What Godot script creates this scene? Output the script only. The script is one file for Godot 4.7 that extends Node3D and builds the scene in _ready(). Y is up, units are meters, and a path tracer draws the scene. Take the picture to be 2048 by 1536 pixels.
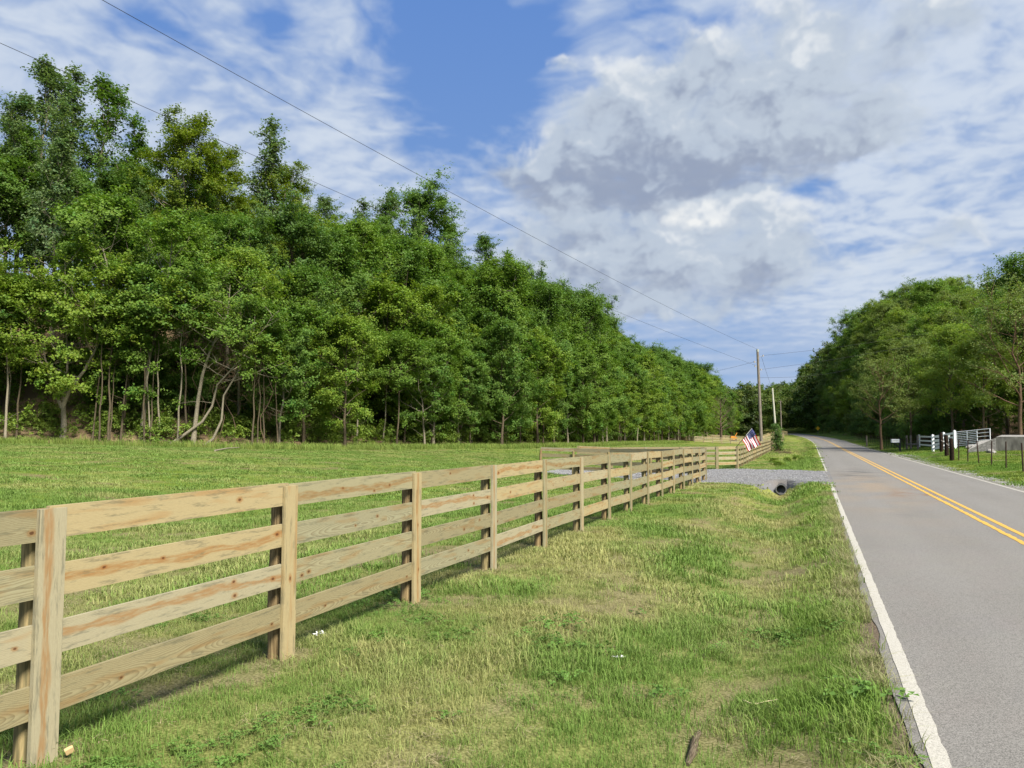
extends Node3D
# A country road beside a four-board fence, wooded hills on both sides.
# World: y up, camera looks along -z. "zf" is the distance ahead (-z). Road frame: s along the road, q metres left of its left edge line.

const EYE := 1.8
const FOCAL := 1580.0          # focal length in pixels of the 2048 px wide photograph
const PITCH := 0.06195         # camera looks up by this angle
const SA := 0.3535             # sine / cosine of the angle between road and view axis
const CA := 0.9354

var rng := RandomNumberGenerator.new()
var used := {}
var n_fine := FastNoiseLite.new()
var n_mid := FastNoiseLite.new()
var n_big := FastNoiseLite.new()
var n_sky := FastNoiseLite.new()
var M := {}
var T := {}

# ------------------------------------------------------------------ helpers
func pw(a: Array, x: float) -> float:
	if x <= a[0]: return a[1]
	var i := 2
	while i < a.size():
		if x <= a[i]:
			var f: float = (x - a[i - 2]) / (a[i] - a[i - 2])
			f = f * f * (3.0 - 2.0 * f)
			return lerpf(a[i - 1], a[i + 1], f)
		i += 2
	return a[a.size() - 1]

func numbered(n: String) -> String:
	if not used.has(n):
		used[n] = 0
		return n
	used[n] += 1
	return "%s_%03d" % [n, used[n]]

func meta(o: Node, label := "", category := "", group := "", kind := "") -> void:
	if label: o.set_meta("label", label)
	if category: o.set_meta("category", category)
	if group: o.set_meta("group", group)
	if kind: o.set_meta("kind", kind)

func thing(n: String, at: Vector3, label: String, category: String, group := "", turn := 0.0) -> Node3D:
	var o := Node3D.new()
	o.name = numbered(n)
	add_child(o)
	o.position = at
	o.rotation.y = turn
	meta(o, label, category, group)
	return o

func part(parent: Node, n: String, mesh: Mesh, mat: Material, at := Vector3.ZERO, basis := Basis.IDENTITY) -> MeshInstance3D:
	var o := MeshInstance3D.new()
	o.name = n
	o.mesh = mesh
	if mat: o.material_override = mat
	o.transform = Transform3D(basis, at)
	parent.add_child(o, true)
	return o

func single(n: String, mesh: Mesh, mat: Material, label: String, category: String, group := "", at := Vector3.ZERO) -> MeshInstance3D:
	var o := part(self, numbered(n), mesh, mat, at)
	meta(o, label, category, group)
	return o

func lin(r: float, g: float, b: float) -> Color:
	return Color(r, g, b).linear_to_srgb()

func mat(c: Color, rough := 0.85, spec := 0.35) -> StandardMaterial3D:
	var m := StandardMaterial3D.new()
	m.albedo_color = c
	m.roughness = rough
	m.metallic_specular = spec
	return m

# a mesh in the making
class MB:
	var v := PackedVector3Array()
	var n := PackedVector3Array()
	var c := PackedColorArray()
	var u := PackedVector2Array()
	var ix := PackedInt32Array()
	func quad(a: Vector3, b: Vector3, cc: Vector3, d: Vector3, out: Vector3, ua := Vector2.ZERO, ub := Vector2(1, 0), uc := Vector2(1, 1), ud := Vector2(0, 1)) -> void:
		var g := (cc - a).cross(b - a)
		var k := v.size()
		v.append_array([a, b, cc, d])
		var nn := out.normalized()
		n.append_array([nn, nn, nn, nn])
		u.append_array([ua, ub, uc, ud])
		if g.dot(out) >= 0.0: ix.append_array([k, k + 1, k + 2, k, k + 2, k + 3])
		else: ix.append_array([k, k + 2, k + 1, k, k + 3, k + 2])
	func box(lo: Vector3, hi: Vector3, uo := Vector2.ZERO, us := Vector2.ONE) -> void:
		var sx := hi.x - lo.x
		var e := uo + us
		var th := us * Vector2(0.02, 0.12)
		quad(Vector3(lo.x, lo.y, hi.z), Vector3(hi.x, lo.y, hi.z), hi, Vector3(lo.x, hi.y, hi.z), Vector3(0, 0, 1), Vector2(uo.x, e.y), e, Vector2(e.x, uo.y), uo)
		quad(lo, Vector3(hi.x, lo.y, lo.z), Vector3(hi.x, hi.y, lo.z), Vector3(lo.x, hi.y, lo.z), Vector3(0, 0, -1), Vector2(uo.x, e.y), e, Vector2(e.x, uo.y), uo)
		quad(Vector3(lo.x, hi.y, lo.z), Vector3(hi.x, hi.y, lo.z), hi, Vector3(lo.x, hi.y, hi.z), Vector3.UP, uo, Vector2(e.x, uo.y), Vector2(e.x, uo.y + th.y), Vector2(uo.x, uo.y + th.y))
		quad(lo, Vector3(hi.x, lo.y, lo.z), Vector3(hi.x, lo.y, hi.z), Vector3(lo.x, lo.y, hi.z), Vector3.DOWN, uo, Vector2(e.x, uo.y), Vector2(e.x, uo.y + th.y), Vector2(uo.x, uo.y + th.y))
		quad(lo, Vector3(lo.x, hi.y, lo.z), Vector3(lo.x, hi.y, hi.z), Vector3(lo.x, lo.y, hi.z), Vector3.LEFT, uo, Vector2(uo.x, e.y), Vector2(uo.x + th.x, e.y), Vector2(uo.x + th.x, uo.y))
		quad(Vector3(hi.x, lo.y, lo.z), Vector3(hi.x, hi.y, lo.z), hi, Vector3(hi.x, lo.y, hi.z), Vector3.RIGHT, uo, Vector2(uo.x, e.y), Vector2(uo.x + th.x, e.y), Vector2(uo.x + th.x, uo.y))
	func tube(path: Array, radii: Array, sides := 6, cap := false, inside := false) -> void:
		var base := v.size()
		var up := Vector3(0.123, 0.31, 0.94).normalized()
		var along := 0.0
		for i in path.size():
			var dir: Vector3 = (path[mini(i + 1, path.size() - 1)] - path[maxi(i - 1, 0)]).normalized()
			var a := dir.cross(up).normalized()
			if a.length() < 0.5: a = dir.cross(Vector3.RIGHT).normalized()
			var b := a.cross(dir).normalized()
			up = b.cross(a) * 0.0 + up
			if i > 0: along += (path[i] - path[i - 1]).length()
			for k in sides + 1:
				var w := TAU * k / sides
				var nn := a * cos(w) + b * sin(w)
				v.append(path[i] + nn * radii[i])
				n.append(-nn if inside else nn)
				u.append(Vector2(float(k) / sides, along))
		for i in path.size() - 1:
			for k in sides:
				var p := base + i * (sides + 1) + k
				var q := p + sides + 1
				var g := (v[q] - v[p]).cross(v[p + 1] - v[p])
				if g.dot(n[p]) >= 0.0: ix.append_array([p, p + 1, q, p + 1, q + 1, q])
				else: ix.append_array([p, q, p + 1, p + 1, q, q + 1])
		if cap:
			for e in [0, path.size() - 1]:
				var dir: Vector3 = (path[1] - path[0]).normalized() * (-1.0 if e == 0 else 1.0) if e == 0 else (path[e] - path[e - 1]).normalized()
				var k0 := v.size()
				v.append(path[e]); n.append(dir); u.append(Vector2(0.5, 0.5))
				for k in sides + 1:
					v.append(v[base + e * (sides + 1) + k]); n.append(dir); u.append(Vector2(0.5, 0.5))
				for k in sides:
					var g := (v[k0 + 2 + k] - v[k0]).cross(v[k0 + 1 + k] - v[k0])
					if g.dot(dir) >= 0.0: ix.append_array([k0, k0 + 1 + k, k0 + 2 + k])
					else: ix.append_array([k0, k0 + 2 + k, k0 + 1 + k])
	func done(mat: Material = null, flat := false) -> ArrayMesh:
		var a := []
		a.resize(Mesh.ARRAY_MAX)
		a[Mesh.ARRAY_VERTEX] = v
		if not flat and n.size() == v.size(): a[Mesh.ARRAY_NORMAL] = n
		if c.size() == v.size(): a[Mesh.ARRAY_COLOR] = c
		if u.size() == v.size(): a[Mesh.ARRAY_TEX_UV] = u
		a[Mesh.ARRAY_INDEX] = ix
		var m := ArrayMesh.new()
		m.add_surface_from_arrays(Mesh.PRIMITIVE_TRIANGLES, a)
		if mat: m.surface_set_material(0, mat)
		return m

func ray(px: float, py: float) -> Vector3:
	return (Basis(Vector3.RIGHT, PITCH) * Vector3((px - 1024.0) / FOCAL, -(py - 768.0) / FOCAL, -1.0)).normalized()

# where the sight line through a photograph pixel meets the ground
func ground_at(px: float, py: float) -> Vector3:
	var d := ray(px, py)
	var t := 1.0
	while t < 900.0:
		var p := Vector3(0, EYE, 0) + d * t
		var gap := p.y - gh(p.x, -p.z)
		if gap < 0.004: return Vector3(p.x, gh(p.x, -p.z), p.z)
		t += maxf(0.01, gap * 0.6)
	return Vector3(0, EYE, 0) + d * 900.0

# the ground below the point that lies at a known distance ahead in that pixel column
func column_at(px: float, zf: float) -> Vector3:
	var x := (px - 1024.0) / FOCAL * zf * cos(PITCH)
	return Vector3(x, gh(x, zf), -zf)

# ------------------------------------------------------------------ terrain
const E_ROAD := [105.0, 0.0, 330.0, 1.75]
const D_DITCH := [0.0, 0.20, 14.0, 0.27, 25.0, 0.40, 30.0, 0.60, 33.0, 0.64, 47.0, 0.5, 75.0, 0.42, 120.0, 0.25, 300.0, 0.2]
const F_LINE := [0.0, 0.025, 10.0, 0.0, 25.0, -0.10, 33.0, -0.19, 50.0, -0.40, 80.0, -0.3, 115.0, -0.06, 170.0, 0.0]
const B_FIELD := [0.0, -0.05, 30.0, -0.25, 50.0, -0.45, 70.0, -0.55, 100.0, -0.7, 175.0, -1.0, 260.0, -0.8, 420.0, 0.6]
const EDGE := [10.0, 60.0, 34.0, 46.6, 44.0, 33.0, 70.0, 28.5, 100.0, 27.0, 230.0, 25.0, 330.0, 20.0]

func e_road(s: float) -> float:
	var d := s - 100.0
	if d <= 0.0: return 0.0
	if d < 20.0: return 0.007 * d * d / 40.0
	return minf(0.007 * (d - 10.0), 1.7)

func off_road(s: float) -> float:
	var d := maxf(0.0, s - 100.0)
	return 0.0002 * d * d

func sq(x: float, zf: float) -> Vector2:
	var s := x * SA + zf * CA
	var t := x * CA - zf * SA
	return Vector2(s, 0.62 - off_road(s) - t)

func from_sq(s: float, q: float) -> Vector2:
	var t := 0.62 - off_road(s) - q
	return Vector2(s * SA + t * CA, s * CA - t * SA)

func world_sq(s: float, q: float, up := 0.0) -> Vector3:
	var p := from_sq(s, q)
	return Vector3(p.x, gh(p.x, p.y) + up, -p.y)

func drive_near(q: float) -> float:
	return pw([-0.2, 30.4, 1.0, 32.2, 1.75, 33.1, 2.6, 32.5, 4.5, 32.2, 7.0, 34.5, 14.0, 40.0], q)

func drive_far(q: float) -> float:
	return pw([-0.2, 39.6, 2.0, 42.2, 5.0, 45.2, 9.0, 46.5, 14.0, 44.6], q)

func drive_weight(s: float, q: float, soft := 0.9) -> float:
	if q < -0.6 or q > 16.0 or s < 27.0 or s > 50.0: return 0.0
	var inside := minf(s - drive_near(q), drive_far(q) - s)
	inside = minf(inside, (14.6 - q) * 1.2)
	return smoothstep(-soft, 0.15, inside)

func hill_left(s: float, d: float) -> float:
	if d <= 0.0: return 0.0
	var cap := 15.0 + maxf(0.0, s - 280.0) * 0.085
	var w := 34.0 + maxf(0.0, s - 280.0) * 0.10
	var f := clampf(d / w, 0.0, 1.0)
	return cap * (f * f * (3.0 - 2.0 * f) * 0.75 + f * 0.25) + maxf(0.0, d - w) * 0.05

func hill_right(s: float, d: float) -> float:
	if d <= 0.0: return 0.0
	var cap := pw([60.0, 7.0, 140.0, 14.0, 300.0, 26.0, 430.0, 25.0, 700.0, 14.0], s)
	var f := clampf(d / pw([150.0, 46.0, 285.0, 20.0], s), 0.0, 1.0)
	return cap * (f * f * (3.0 - 2.0 * f) * 0.6 + f * 0.4)

func gh(x: float, zf: float) -> float:
	var p := sq(x, zf)
	var s := p.x
	var q := p.y
	var er := e_road(s)
	var h: float
	if q > 0.0:
		var fl := er + pw(F_LINE, s)
		h = lerpf(er - 0.005, fl, smoothstep(0.0, 4.6, q))
		h = lerpf(er - 0.03, h + 0.022, smoothstep(-0.03, 0.085, q + 0.05 * n_fine.get_noise_2d(x * 14.0, zf * 14.0)))
		var qd := lerpf(1.15, 1.75, clampf(s / 32.0, 0.0, 1.0))
		var g := (q - qd) / (0.75 if q < qd else 1.0)
		h -= (pw(D_DITCH, s)) * exp(-g * g)
		if q > 5.0:
			var field := pw(B_FIELD, s) + 1.75 * (1.0 - exp(-maxf(0.0, q - 13.0) / 20.0))
			h = lerpf(h, field, smoothstep(5.0, 13.0, q))
			h += hill_left(s, q - pw(EDGE, s) - 1.5)
			h += 0.07 * n_big.get_noise_2d(x * 0.6, zf * 0.6) * smoothstep(6.0, 12.0, q)
		if q > 0.5: h += 0.025 * n_mid.get_noise_2d(x * 1.3, zf * 1.3)
	elif q > -5.75:
		h = er - 0.03
	else:
		var r := -q - 5.75
		h = er - 0.02 + 0.34 * (1.0 - exp(-r / 2.2)) * smoothstep(10.0, 45.0, s) - 0.10 * exp(-(r - 1.2) * (r - 1.2)) * 0.6
		h += hill_right(s, r - pw([150.0, 9.0, 270.0, 5.5], s)) + 0.03 * n_mid.get_noise_2d(x * 1.3, zf * 1.3) * clampf(r, 0.0, 1.0)
	if s > 335.0: h += minf(9.0, (s - 335.0) * 0.02)
	if q < -6.0 and s < 110.0 and s > 30.0: h += 0.8 * exp(-((x - 36.0) * (x - 36.0) + (zf - 54.0) * (zf - 54.0)) / 40.0)
	var w := drive_weight(s, q)
	if w > 0.0:
		var dh := lerpf(er - 0.015, -0.32, smoothstep(0.0, 9.0, q)) + 0.02 * n_mid.get_noise_2d(x * 2.0, zf * 2.0)
		h = lerpf(h, dh, w)
	return h

# ------------------------------------------------------------------ textures
func noise_tex(size: int, freq: float, seed_: int, c0: Color, c1: Color, oct := 4, bias := 0.5) -> ImageTexture:
	var n := FastNoiseLite.new()
	n.seed = seed_
	n.frequency = freq
	n.fractal_octaves = oct
	var im := n.get_seamless_image(size, size)
	im.convert(Image.FORMAT_RGB8)
	var d := im.get_data()
	var lut := PackedByteArray()
	lut.resize(768)
	for i in 256:
		var f := clampf((i / 255.0 - bias) * 1.8 + 0.5, 0.0, 1.0)
		var c := c0.lerp(c1, f)
		lut[i * 3] = int(c.r * 255.0); lut[i * 3 + 1] = int(c.g * 255.0); lut[i * 3 + 2] = int(c.b * 255.0)
	for i in range(0, d.size(), 3):
		var k := d[i] * 3
		d[i] = lut[k]; d[i + 1] = lut[k + 1]; d[i + 2] = lut[k + 2]
	return ImageTexture.create_from_image(Image.create_from_data(size, size, false, Image.FORMAT_RGB8, d))

func speckle_tex(size: int, seed_: int, dark: float) -> ImageTexture:
	var r := RandomNumberGenerator.new()
	r.seed = seed_
	var d := PackedByteArray()
	d.resize(size * size * 3)
	for i in size * size:
		var f := 1.0 - dark * pow(r.randf(), 1.6)
		if r.randf() < 0.012: f = minf(1.0, f * 1.15)
		elif r.randf() < 0.03: f *= 0.72
		d[i * 3] = int(f * 250.0); d[i * 3 + 1] = int(f * 250.0); d[i * 3 + 2] = int(f * 250.0)
	var im := Image.create_from_data(size, size, false, Image.FORMAT_RGB8, d)
	return ImageTexture.create_from_image(im)

# a sawn pine board 2.2 m by 0.176 m: U along the grain. kind 0 straight grain, 1 cathedral grain, 2 with a streak of orange heartwood
func wood_tex(seed_: int, kind: int, w := 1024, h := 96) -> ImageTexture:
	var r := RandomNumberGenerator.new()
	r.seed = seed_
	var n := FastNoiseLite.new()
	n.seed = seed_
	n.frequency = 1.0
	n.fractal_octaves = 3
	var im := Image.create(w, h, false, Image.FORMAT_RGB8)
	var knots := []
	for i in [1, 2, 3][kind]: knots.append([r.randf_range(0.1, 2.1), r.randf_range(0.03, 0.145), r.randf_range(0.006, 0.012)])
	var yc := r.randf_range(0.05, 0.125)
	var d0 := r.randf_range(0.004, 0.02)
	var pale := Color(0.645, 0.597, 0.47).lerp(Color(0.605, 0.58, 0.48), r.randf())
	var dark := Color(0.41, 0.355, 0.265)
	var orange := Color(0.55, 0.395, 0.235)
	for x in w:
		var X := 2.2 * x / w
		var core := d0 + 0.016 * (n.get_noise_2d(X * 0.9, 3.0) + 0.4) + 0.010 * sin(X * (2.0 + kind) + seed_)
		var lift := 0.022 * n.get_noise_2d(X * 0.7, 9.0)
		var hy := 0.088 + 0.05 * n.get_noise_2d(X * 0.8, 17.0)
		var hw := 0.030 + 0.022 * n.get_noise_2d(X * 2.0, 23.0)
		for y in h:
			var Y := 0.176 * y / h
			var yy := Y + 0.005 * n.get_noise_2d(X * 4.0, Y * 16.0)
			var kn := 0.0
			var ring := 0.0
			for k in knots:
				var dx: float = (X - k[0]) * 0.62
				var dy: float = Y - k[1]
				var dd := sqrt(dx * dx + dy * dy) * (1.0 + 0.25 * n.get_noise_2d(X * 40.0, Y * 60.0))
				var kr: float = k[2]
				yy -= signf(dy) * kr * 0.8 * exp(-pow(dx / (kr * 3.2), 2.0)) * exp(-absf(dy) / (kr * 2.2))
				kn = maxf(kn, 1.0 - smoothstep(kr * 0.7, kr * 1.1, dd))
				ring = maxf(ring, exp(-pow((dd - kr * 1.2) / (kr * 0.9), 2.0)))
			var rr := yy
			if kind == 1: rr = sqrt(pow(yy - yc + lift, 2.0) + core * core * 4.0) + X * 0.006
			else: rr = yy * 0.8 + lift * 0.5
			var ph := rr / (0.0085 if kind == 1 else 0.0065)
			ph -= floor(ph)
			var late := pow(ph, 2.5) * (1.0 - smoothstep(0.9, 1.0, ph))
			var fibre := n.get_noise_2d(X * 22.0, Y * 700.0) * 0.35 + n.get_noise_2d(X * 60.0, Y * 250.0 + 50.0) * 0.2
			var c := pale.lerp(dark, clampf(late * (0.62 if kind == 1 else 0.30) + fibre * 0.28 + 0.05, 0.0, 0.85))
			if kind == 2:
				var hb := (1.0 - smoothstep(hw * 0.5, hw * 1.3, absf(Y - hy))) * clampf(0.75 + n.get_noise_2d(X * 6.0, Y * 40.0) * 0.8, 0.0, 1.0)
				c = c.lerp(orange.lerp(dark, late * 0.5), hb * 0.7)
			else: c = c.lerp(orange, clampf(n.get_noise_2d(X * 1.1 + 90.0, Y * 9.0) * 0.9 - 0.12, 0.0, 0.4))
			var rim := 0.22 if (Y < 0.03 or Y > 0.146) else 0.0
			var grey := clampf(n.get_noise_2d(X * 3.0 + 50.0, Y * 30.0) * 0.9 + n.get_noise_2d(X * 16.0, Y * 190.0) * 0.5 - 0.24 + rim, 0.0, 0.5)
			c = c.lerp(Color(0.36, 0.355, 0.295), grey)
			c = c.lerp(Color(0.50, 0.30, 0.14), ring * 0.38)
			c = c.lerp(Color(0.30, 0.175, 0.095), kn * 0.75)
			im.set_pixel(x, y, c)
	return ImageTexture.create_from_image(im)

func flag_tex() -> ImageTexture:
	var im := Image.create(760, 400, false, Image.FORMAT_RGB8)
	var red := Color(0.62, 0.07, 0.13)
	for i in 13:
		im.fill_rect(Rect2i(0, i * 400 / 13, 760, 400 / 13 + 1), red if i % 2 == 0 else Color(0.88, 0.87, 0.88))
	im.fill_rect(Rect2i(0, 0, 304, 216), Color(0.13, 0.17, 0.38))
	for r in 9:
		for k in (6 if r % 2 == 0 else 5):
			var cx := 304.0 * (k * 2 + 1 + r % 2) / 12.0
			var cy := 216.0 * (r + 1) / 10.0
			for y in range(int(cy) - 9, int(cy) + 10):
				for x in range(int(cx) - 9, int(cx) + 10):
					var a := atan2(x - cx, cy - y)
					var rad := Vector2(x - cx, y - cy).length()
					var m := fposmod(a + PI / 5.0, TAU / 5.0) - PI / 5.0
					if rad < 8.5 * 0.382 / (cos(absf(m)) * 0.0 + lerpf(0.382, 1.0, absf(m) / (PI / 5.0))): im.set_pixel(x, y, Color(0.88, 0.87, 0.88))
	return ImageTexture.create_from_image(im)

# ------------------------------------------------------------------ sky
const GAPS := [  # azimuth, elevation, half width, half height (degrees), strength: openings (+) and denser veils (-) of the high layer
	[-5.0, 27.0, 4.6, 5.4, 1.25], [-1.5, 24.2, 3.6, 3.0, 1.0], [2.3, 27.5, 2.6, 3.0, 0.45], [-9.0, 30.5, 3.0, 1.6, 0.5], [20.8, 16.4, 1.9, 0.8, 0.75], [22.5, 12.2, 3.2, 0.7, 0.7], [0.8, 19.3, 2.0, 1.0, 0.45], [-25.5, 25.6, 3.5, 0.9, 0.55], [-17.5, 27.0, 1.5, 0.8, 0.4],
	[12.0, 6.4, 5.0, 0.5, 0.4], [-7.0, 20.5, 1.8, 0.9, 0.3], [-24.0, 22.0, 9.0, 2.6, -0.25], [-12.0, 22.5, 5.0, 3.0, -0.25], [0.0, 16.5, 4.0, 2.0, -0.3], [26.0, 20.0, 9.0, 9.0, -0.35], [24.0, 8.0, 9.0, 3.0, -0.25],
	[60.0, 30.0, 8.0, 5.0, 0.9], [95.0, 22.0, 9.0, 5.0, 0.9], [140.0, 32.0, 9.0, 6.0, 0.9], [-60.0, 27.0, 8.0, 5.0, 0.9], [-110.0, 24.0, 9.0, 6.0, 0.9], [-150.0, 30.0, 8.0, 5.0, 0.9],
]
const BANKS := [  # azimuth, elevation, half width, half height, weight, tone (0 dark grey - 1 white): the heavy clouds
	[8.0, 22.2, 4.8, 3.0, 0.8, 0.52], [3.6, 25.6, 1.5, 0.8, 0.62, 0.70], [15.5, 23.5, 7.5, 4.2, 0.95, 0.42], [12.0, 20.6, 7.5, 2.4, 0.95, 0.36], [8.6, 17.8, 8.4, 2.4, 1.0, 0.02], [4.0, 19.0, 4.5, 1.6, 0.8, 0.22], [16.0, 15.2, 4.4, 1.5, 0.85, 0.74], [15.0, 12.4, 7.0, 2.2, 0.95, 0.54], [5.0, 12.6, 8.0, 3.4, 0.95, 0.34], [11.0, 9.6, 9.5, 1.9, 0.9, 0.28],
	[22.5, 24.0, 5.0, 4.8, 0.75, 0.40], [29.5, 26.0, 5.0, 3.6, 0.65, 0.44], [25.0, 18.8, 6.0, 1.7, 0.6, 0.34], [30.0, 12.5, 6.0, 1.4, 0.55, 0.46],
	[62.0, 20.0, 12.0, 5.0, 0.9, 0.45], [-75.0, 18.0, 14.0, 5.0, 0.9, 0.45], [110.0, 34.0, 14.0, 7.0, 0.9, 0.5], [155.0, 20.0, 13.0, 5.0, 0.9, 0.45], [-125.0, 30.0, 14.0, 6.0, 0.9, 0.5], [-170.0, 15.0, 10.0, 4.0, 0.9, 0.4],
]

func veil(az: float, el: float) -> float:
	var d := 1.0 / (sin(deg_to_rad(maxf(el, 1.0))) + 0.10)
	var px := sin(deg_to_rad(az)) * cos(deg_to_rad(el)) * d
	var pz := cos(deg_to_rad(az)) * cos(deg_to_rad(el)) * d
	var w := n_sky.get_noise_2d(px * 18.0 + 40.0, pz * 18.0) * 0.16
	var a := n_sky.get_noise_2d((px + w) * 20.0, (pz + w) * 20.0 - 30.0)
	var b := n_sky.get_noise_2d((px - w) * 125.0 + 210.0, (pz + w) * 135.0 + 70.0)
	var t := 0.74 + a * 0.45 + b * 0.55
	for g in GAPS:
		var x: float = wrapf(az - g[0], -180.0, 180.0) / g[2]
		var y: float = (el - g[1]) / g[3]
		t -= g[4] * exp(-(x * x + y * y))
	return t

func sky_color(az: float, el: float) -> Color:
	var f := clampf(el / 35.0, 0.0, 1.0)
	var c := Color(0.33, 0.50, 0.74).lerp(Color(0.112, 0.25, 0.62), pow(f, 0.55))
	var t := veil(az, el)
	t += smoothstep(10.0, 30.0, wrapf(az, -180, 180)) * 0.12
	var low := 1.0 - smoothstep(3.0, 12.0, el)
	t = lerpf(t, 0.56 + 0.5 * n_sky.get_noise_2d(az * 1.5 + 31.0, el * 22.0), low * 0.9)
	var cover := smoothstep(0.10, 1.0, t)
	var thick := smoothstep(0.65, 1.3, t)
	var white := Color(0.47, 0.57, 0.755).lerp(Color(0.66, 0.735, 0.84), thick)
	c = c.lerp(white, cover * 0.92)
	# heavy cumulus
	var soft := n_sky.get_noise_2d(az * 2.2 + 500.0, el * 3.0)
	var wa := az + soft * 2.6
	var we := el + n_sky.get_noise_2d(az * 2.6 + 90.0, el * 3.4 + 60.0) * 1.9
	var sum := 0.0
	var tone := 0.0
	var bank := 0.0
	for g in BANKS:
		var x: float = wrapf(wa - g[0], -180.0, 180.0) / g[2]
		var y: float = (we - g[1]) / g[3]
		var k: float = g[4] * exp(-(x * x + y * y) * 0.75)
		bank = 1.0 - (1.0 - bank) * (1.0 - k)
		var kk := k * k * k
		sum += kk
		tone += kk * (g[5] + clampf(y, -1.2, 1.4) * 0.20)
	if bank > 0.03:
		var rough := n_sky.get_noise_2d(wa * 2.6 + 77.0, we * 3.8)
		var rough1 := n_sky.get_noise_2d((wa + 0.5) * 2.6 + 77.0, (we + 0.8) * 3.8)
		var fine := n_sky.get_noise_2d(az * 9.0 + 27.0, el * 13.0)
		var dens := bank + rough * 0.40 + fine * 0.12 - 0.40
		var cv := smoothstep(0.0, 0.48, dens)
		var lit := tone / maxf(sum, 0.0001) + (rough - rough1) * 0.55 + soft * 0.26 + fine * 0.20 + rough * 0.12
		lit += (1.0 - smoothstep(0.06, 0.5, dens)) * 0.16
		lit = clampf(lit, 0.0, 1.0)
		var cc := Color(0.315, 0.37, 0.49).lerp(Color(0.52, 0.595, 0.695), smoothstep(0.0, 0.5, lit)).lerp(Color(0.80, 0.835, 0.865), smoothstep(0.5, 1.0, lit))
		c = c.lerp(cc, cv * 0.93)
	# thin place in the cloud where the light comes through
	var bx := (wa - 13.4) / 1.7
	var by := (we - 15.3) / 0.75
	c = c.lerp(Color(0.92, 0.93, 0.92), clampf(exp(-(bx * bx + by * by)) * (0.7 + 1.2 * n_sky.get_noise_2d(az * 9.0 + 12.0, el * 12.0)), 0.0, 0.9))
	return c

func make_sky() -> ImageTexture:
	var cw := 1024
	var ch := 512
	var im := Image.create(cw, ch, false, Image.FORMAT_RGBF)
	im.fill(Color(0.30, 0.34, 0.36))
	for y in ch / 2 + 2:
		var el := 90.0 - 180.0 * (y + 0.5) / ch
		for x in cw:
			im.set_pixel(x, y, sky_color(wrapf(360.0 * (x + 0.5) / cw, -180.0, 180.0), maxf(el, 0.0)))
	im.resize(4096, 2048, Image.INTERPOLATE_BILINEAR)
	# the same sky at full resolution over the valley
	for y in range(610, 1026):
		var el := 90.0 - 180.0 * (y + 0.5) / 2048.0
		for x in range(-430, 431):
			im.set_pixel(posmod(x, 4096), y, sky_color(360.0 * (x + 0.5) / 4096.0, maxf(el, 0.0)))
	return ImageTexture.create_from_image(im)

# ------------------------------------------------------------------ surfaces
func dry_at(x: float, zf: float) -> float:
	var q := sq(x, zf).y
	return (1.0 if q < 5.0 else 0.62) * clampf(0.40 + n_mid.get_noise_2d(q * 1.5, sq(x, zf).x * 0.10 + 30.0) * 0.55 + n_mid.get_noise_2d(x * 0.55 + 60.0, zf * 0.55) * 1.15 + n_big.get_noise_2d(x * 1.4, zf * 1.4 + 90.0) * 0.6 + n_mid.get_noise_2d(x * 2.3 + 10.0, zf * 2.3) * 0.35, 0.0, 1.0)

func bare_at(x: float, zf: float, s: float, q: float) -> float:
	var b := clampf(n_mid.get_noise_2d(x * 0.8 + 300.0, zf * 0.8 - 120.0) * 2.6 - 0.52, 0.0, 1.0)
	if q > 5.2 and q < 12.0 and s < 16.0: b = maxf(b, clampf(n_mid.get_noise_2d(x * 1.1 + 33.0, zf * 1.3 + 8.0) * 2.6 - 0.15, 0.0, 1.0))
	if absf(q - 1.45) < 0.9 and s < 28.0: b = maxf(b, clampf(n_mid.get_noise_2d(x * 1.6, zf * 1.6 + 55.0) * 2.4 - 0.25, 0.0, 0.85))
	if q > 24.0 and q < pw(EDGE, s) and s < 60.0: b = maxf(b, clampf(n_mid.get_noise_2d(x * 0.35 + 70.0, zf * 0.9) * 2.5 - 0.45, 0.0, 0.9))
	if s < 30.0 and q > 0.5 and q < 4.2:      # mower and tyre tracks that run with the road
		var lane := maxf(exp(-pow((q - 1.35 - 0.1 * sin(s * 0.5)) / 0.2, 2.0)), exp(-pow((q - 2.75 + 0.12 * sin(s * 0.4)) / 0.22, 2.0)))
		b = maxf(b, lane * clampf(0.45 + n_mid.get_noise_2d(s * 0.9, q * 2.0) * 2.0, 0.0, 0.85))
	for f in fence_feet:
		var d: float = Vector2(x - f.x, zf - f.y).length()
		if d < 0.55: b = maxf(b, clampf((1.0 - d / 0.5) * 1.3 + n_fine.get_noise_2d(x * 9.0, zf * 9.0) * 0.7, 0.0, 1.0) * f.z)
	return b

var fence_feet := []

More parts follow.
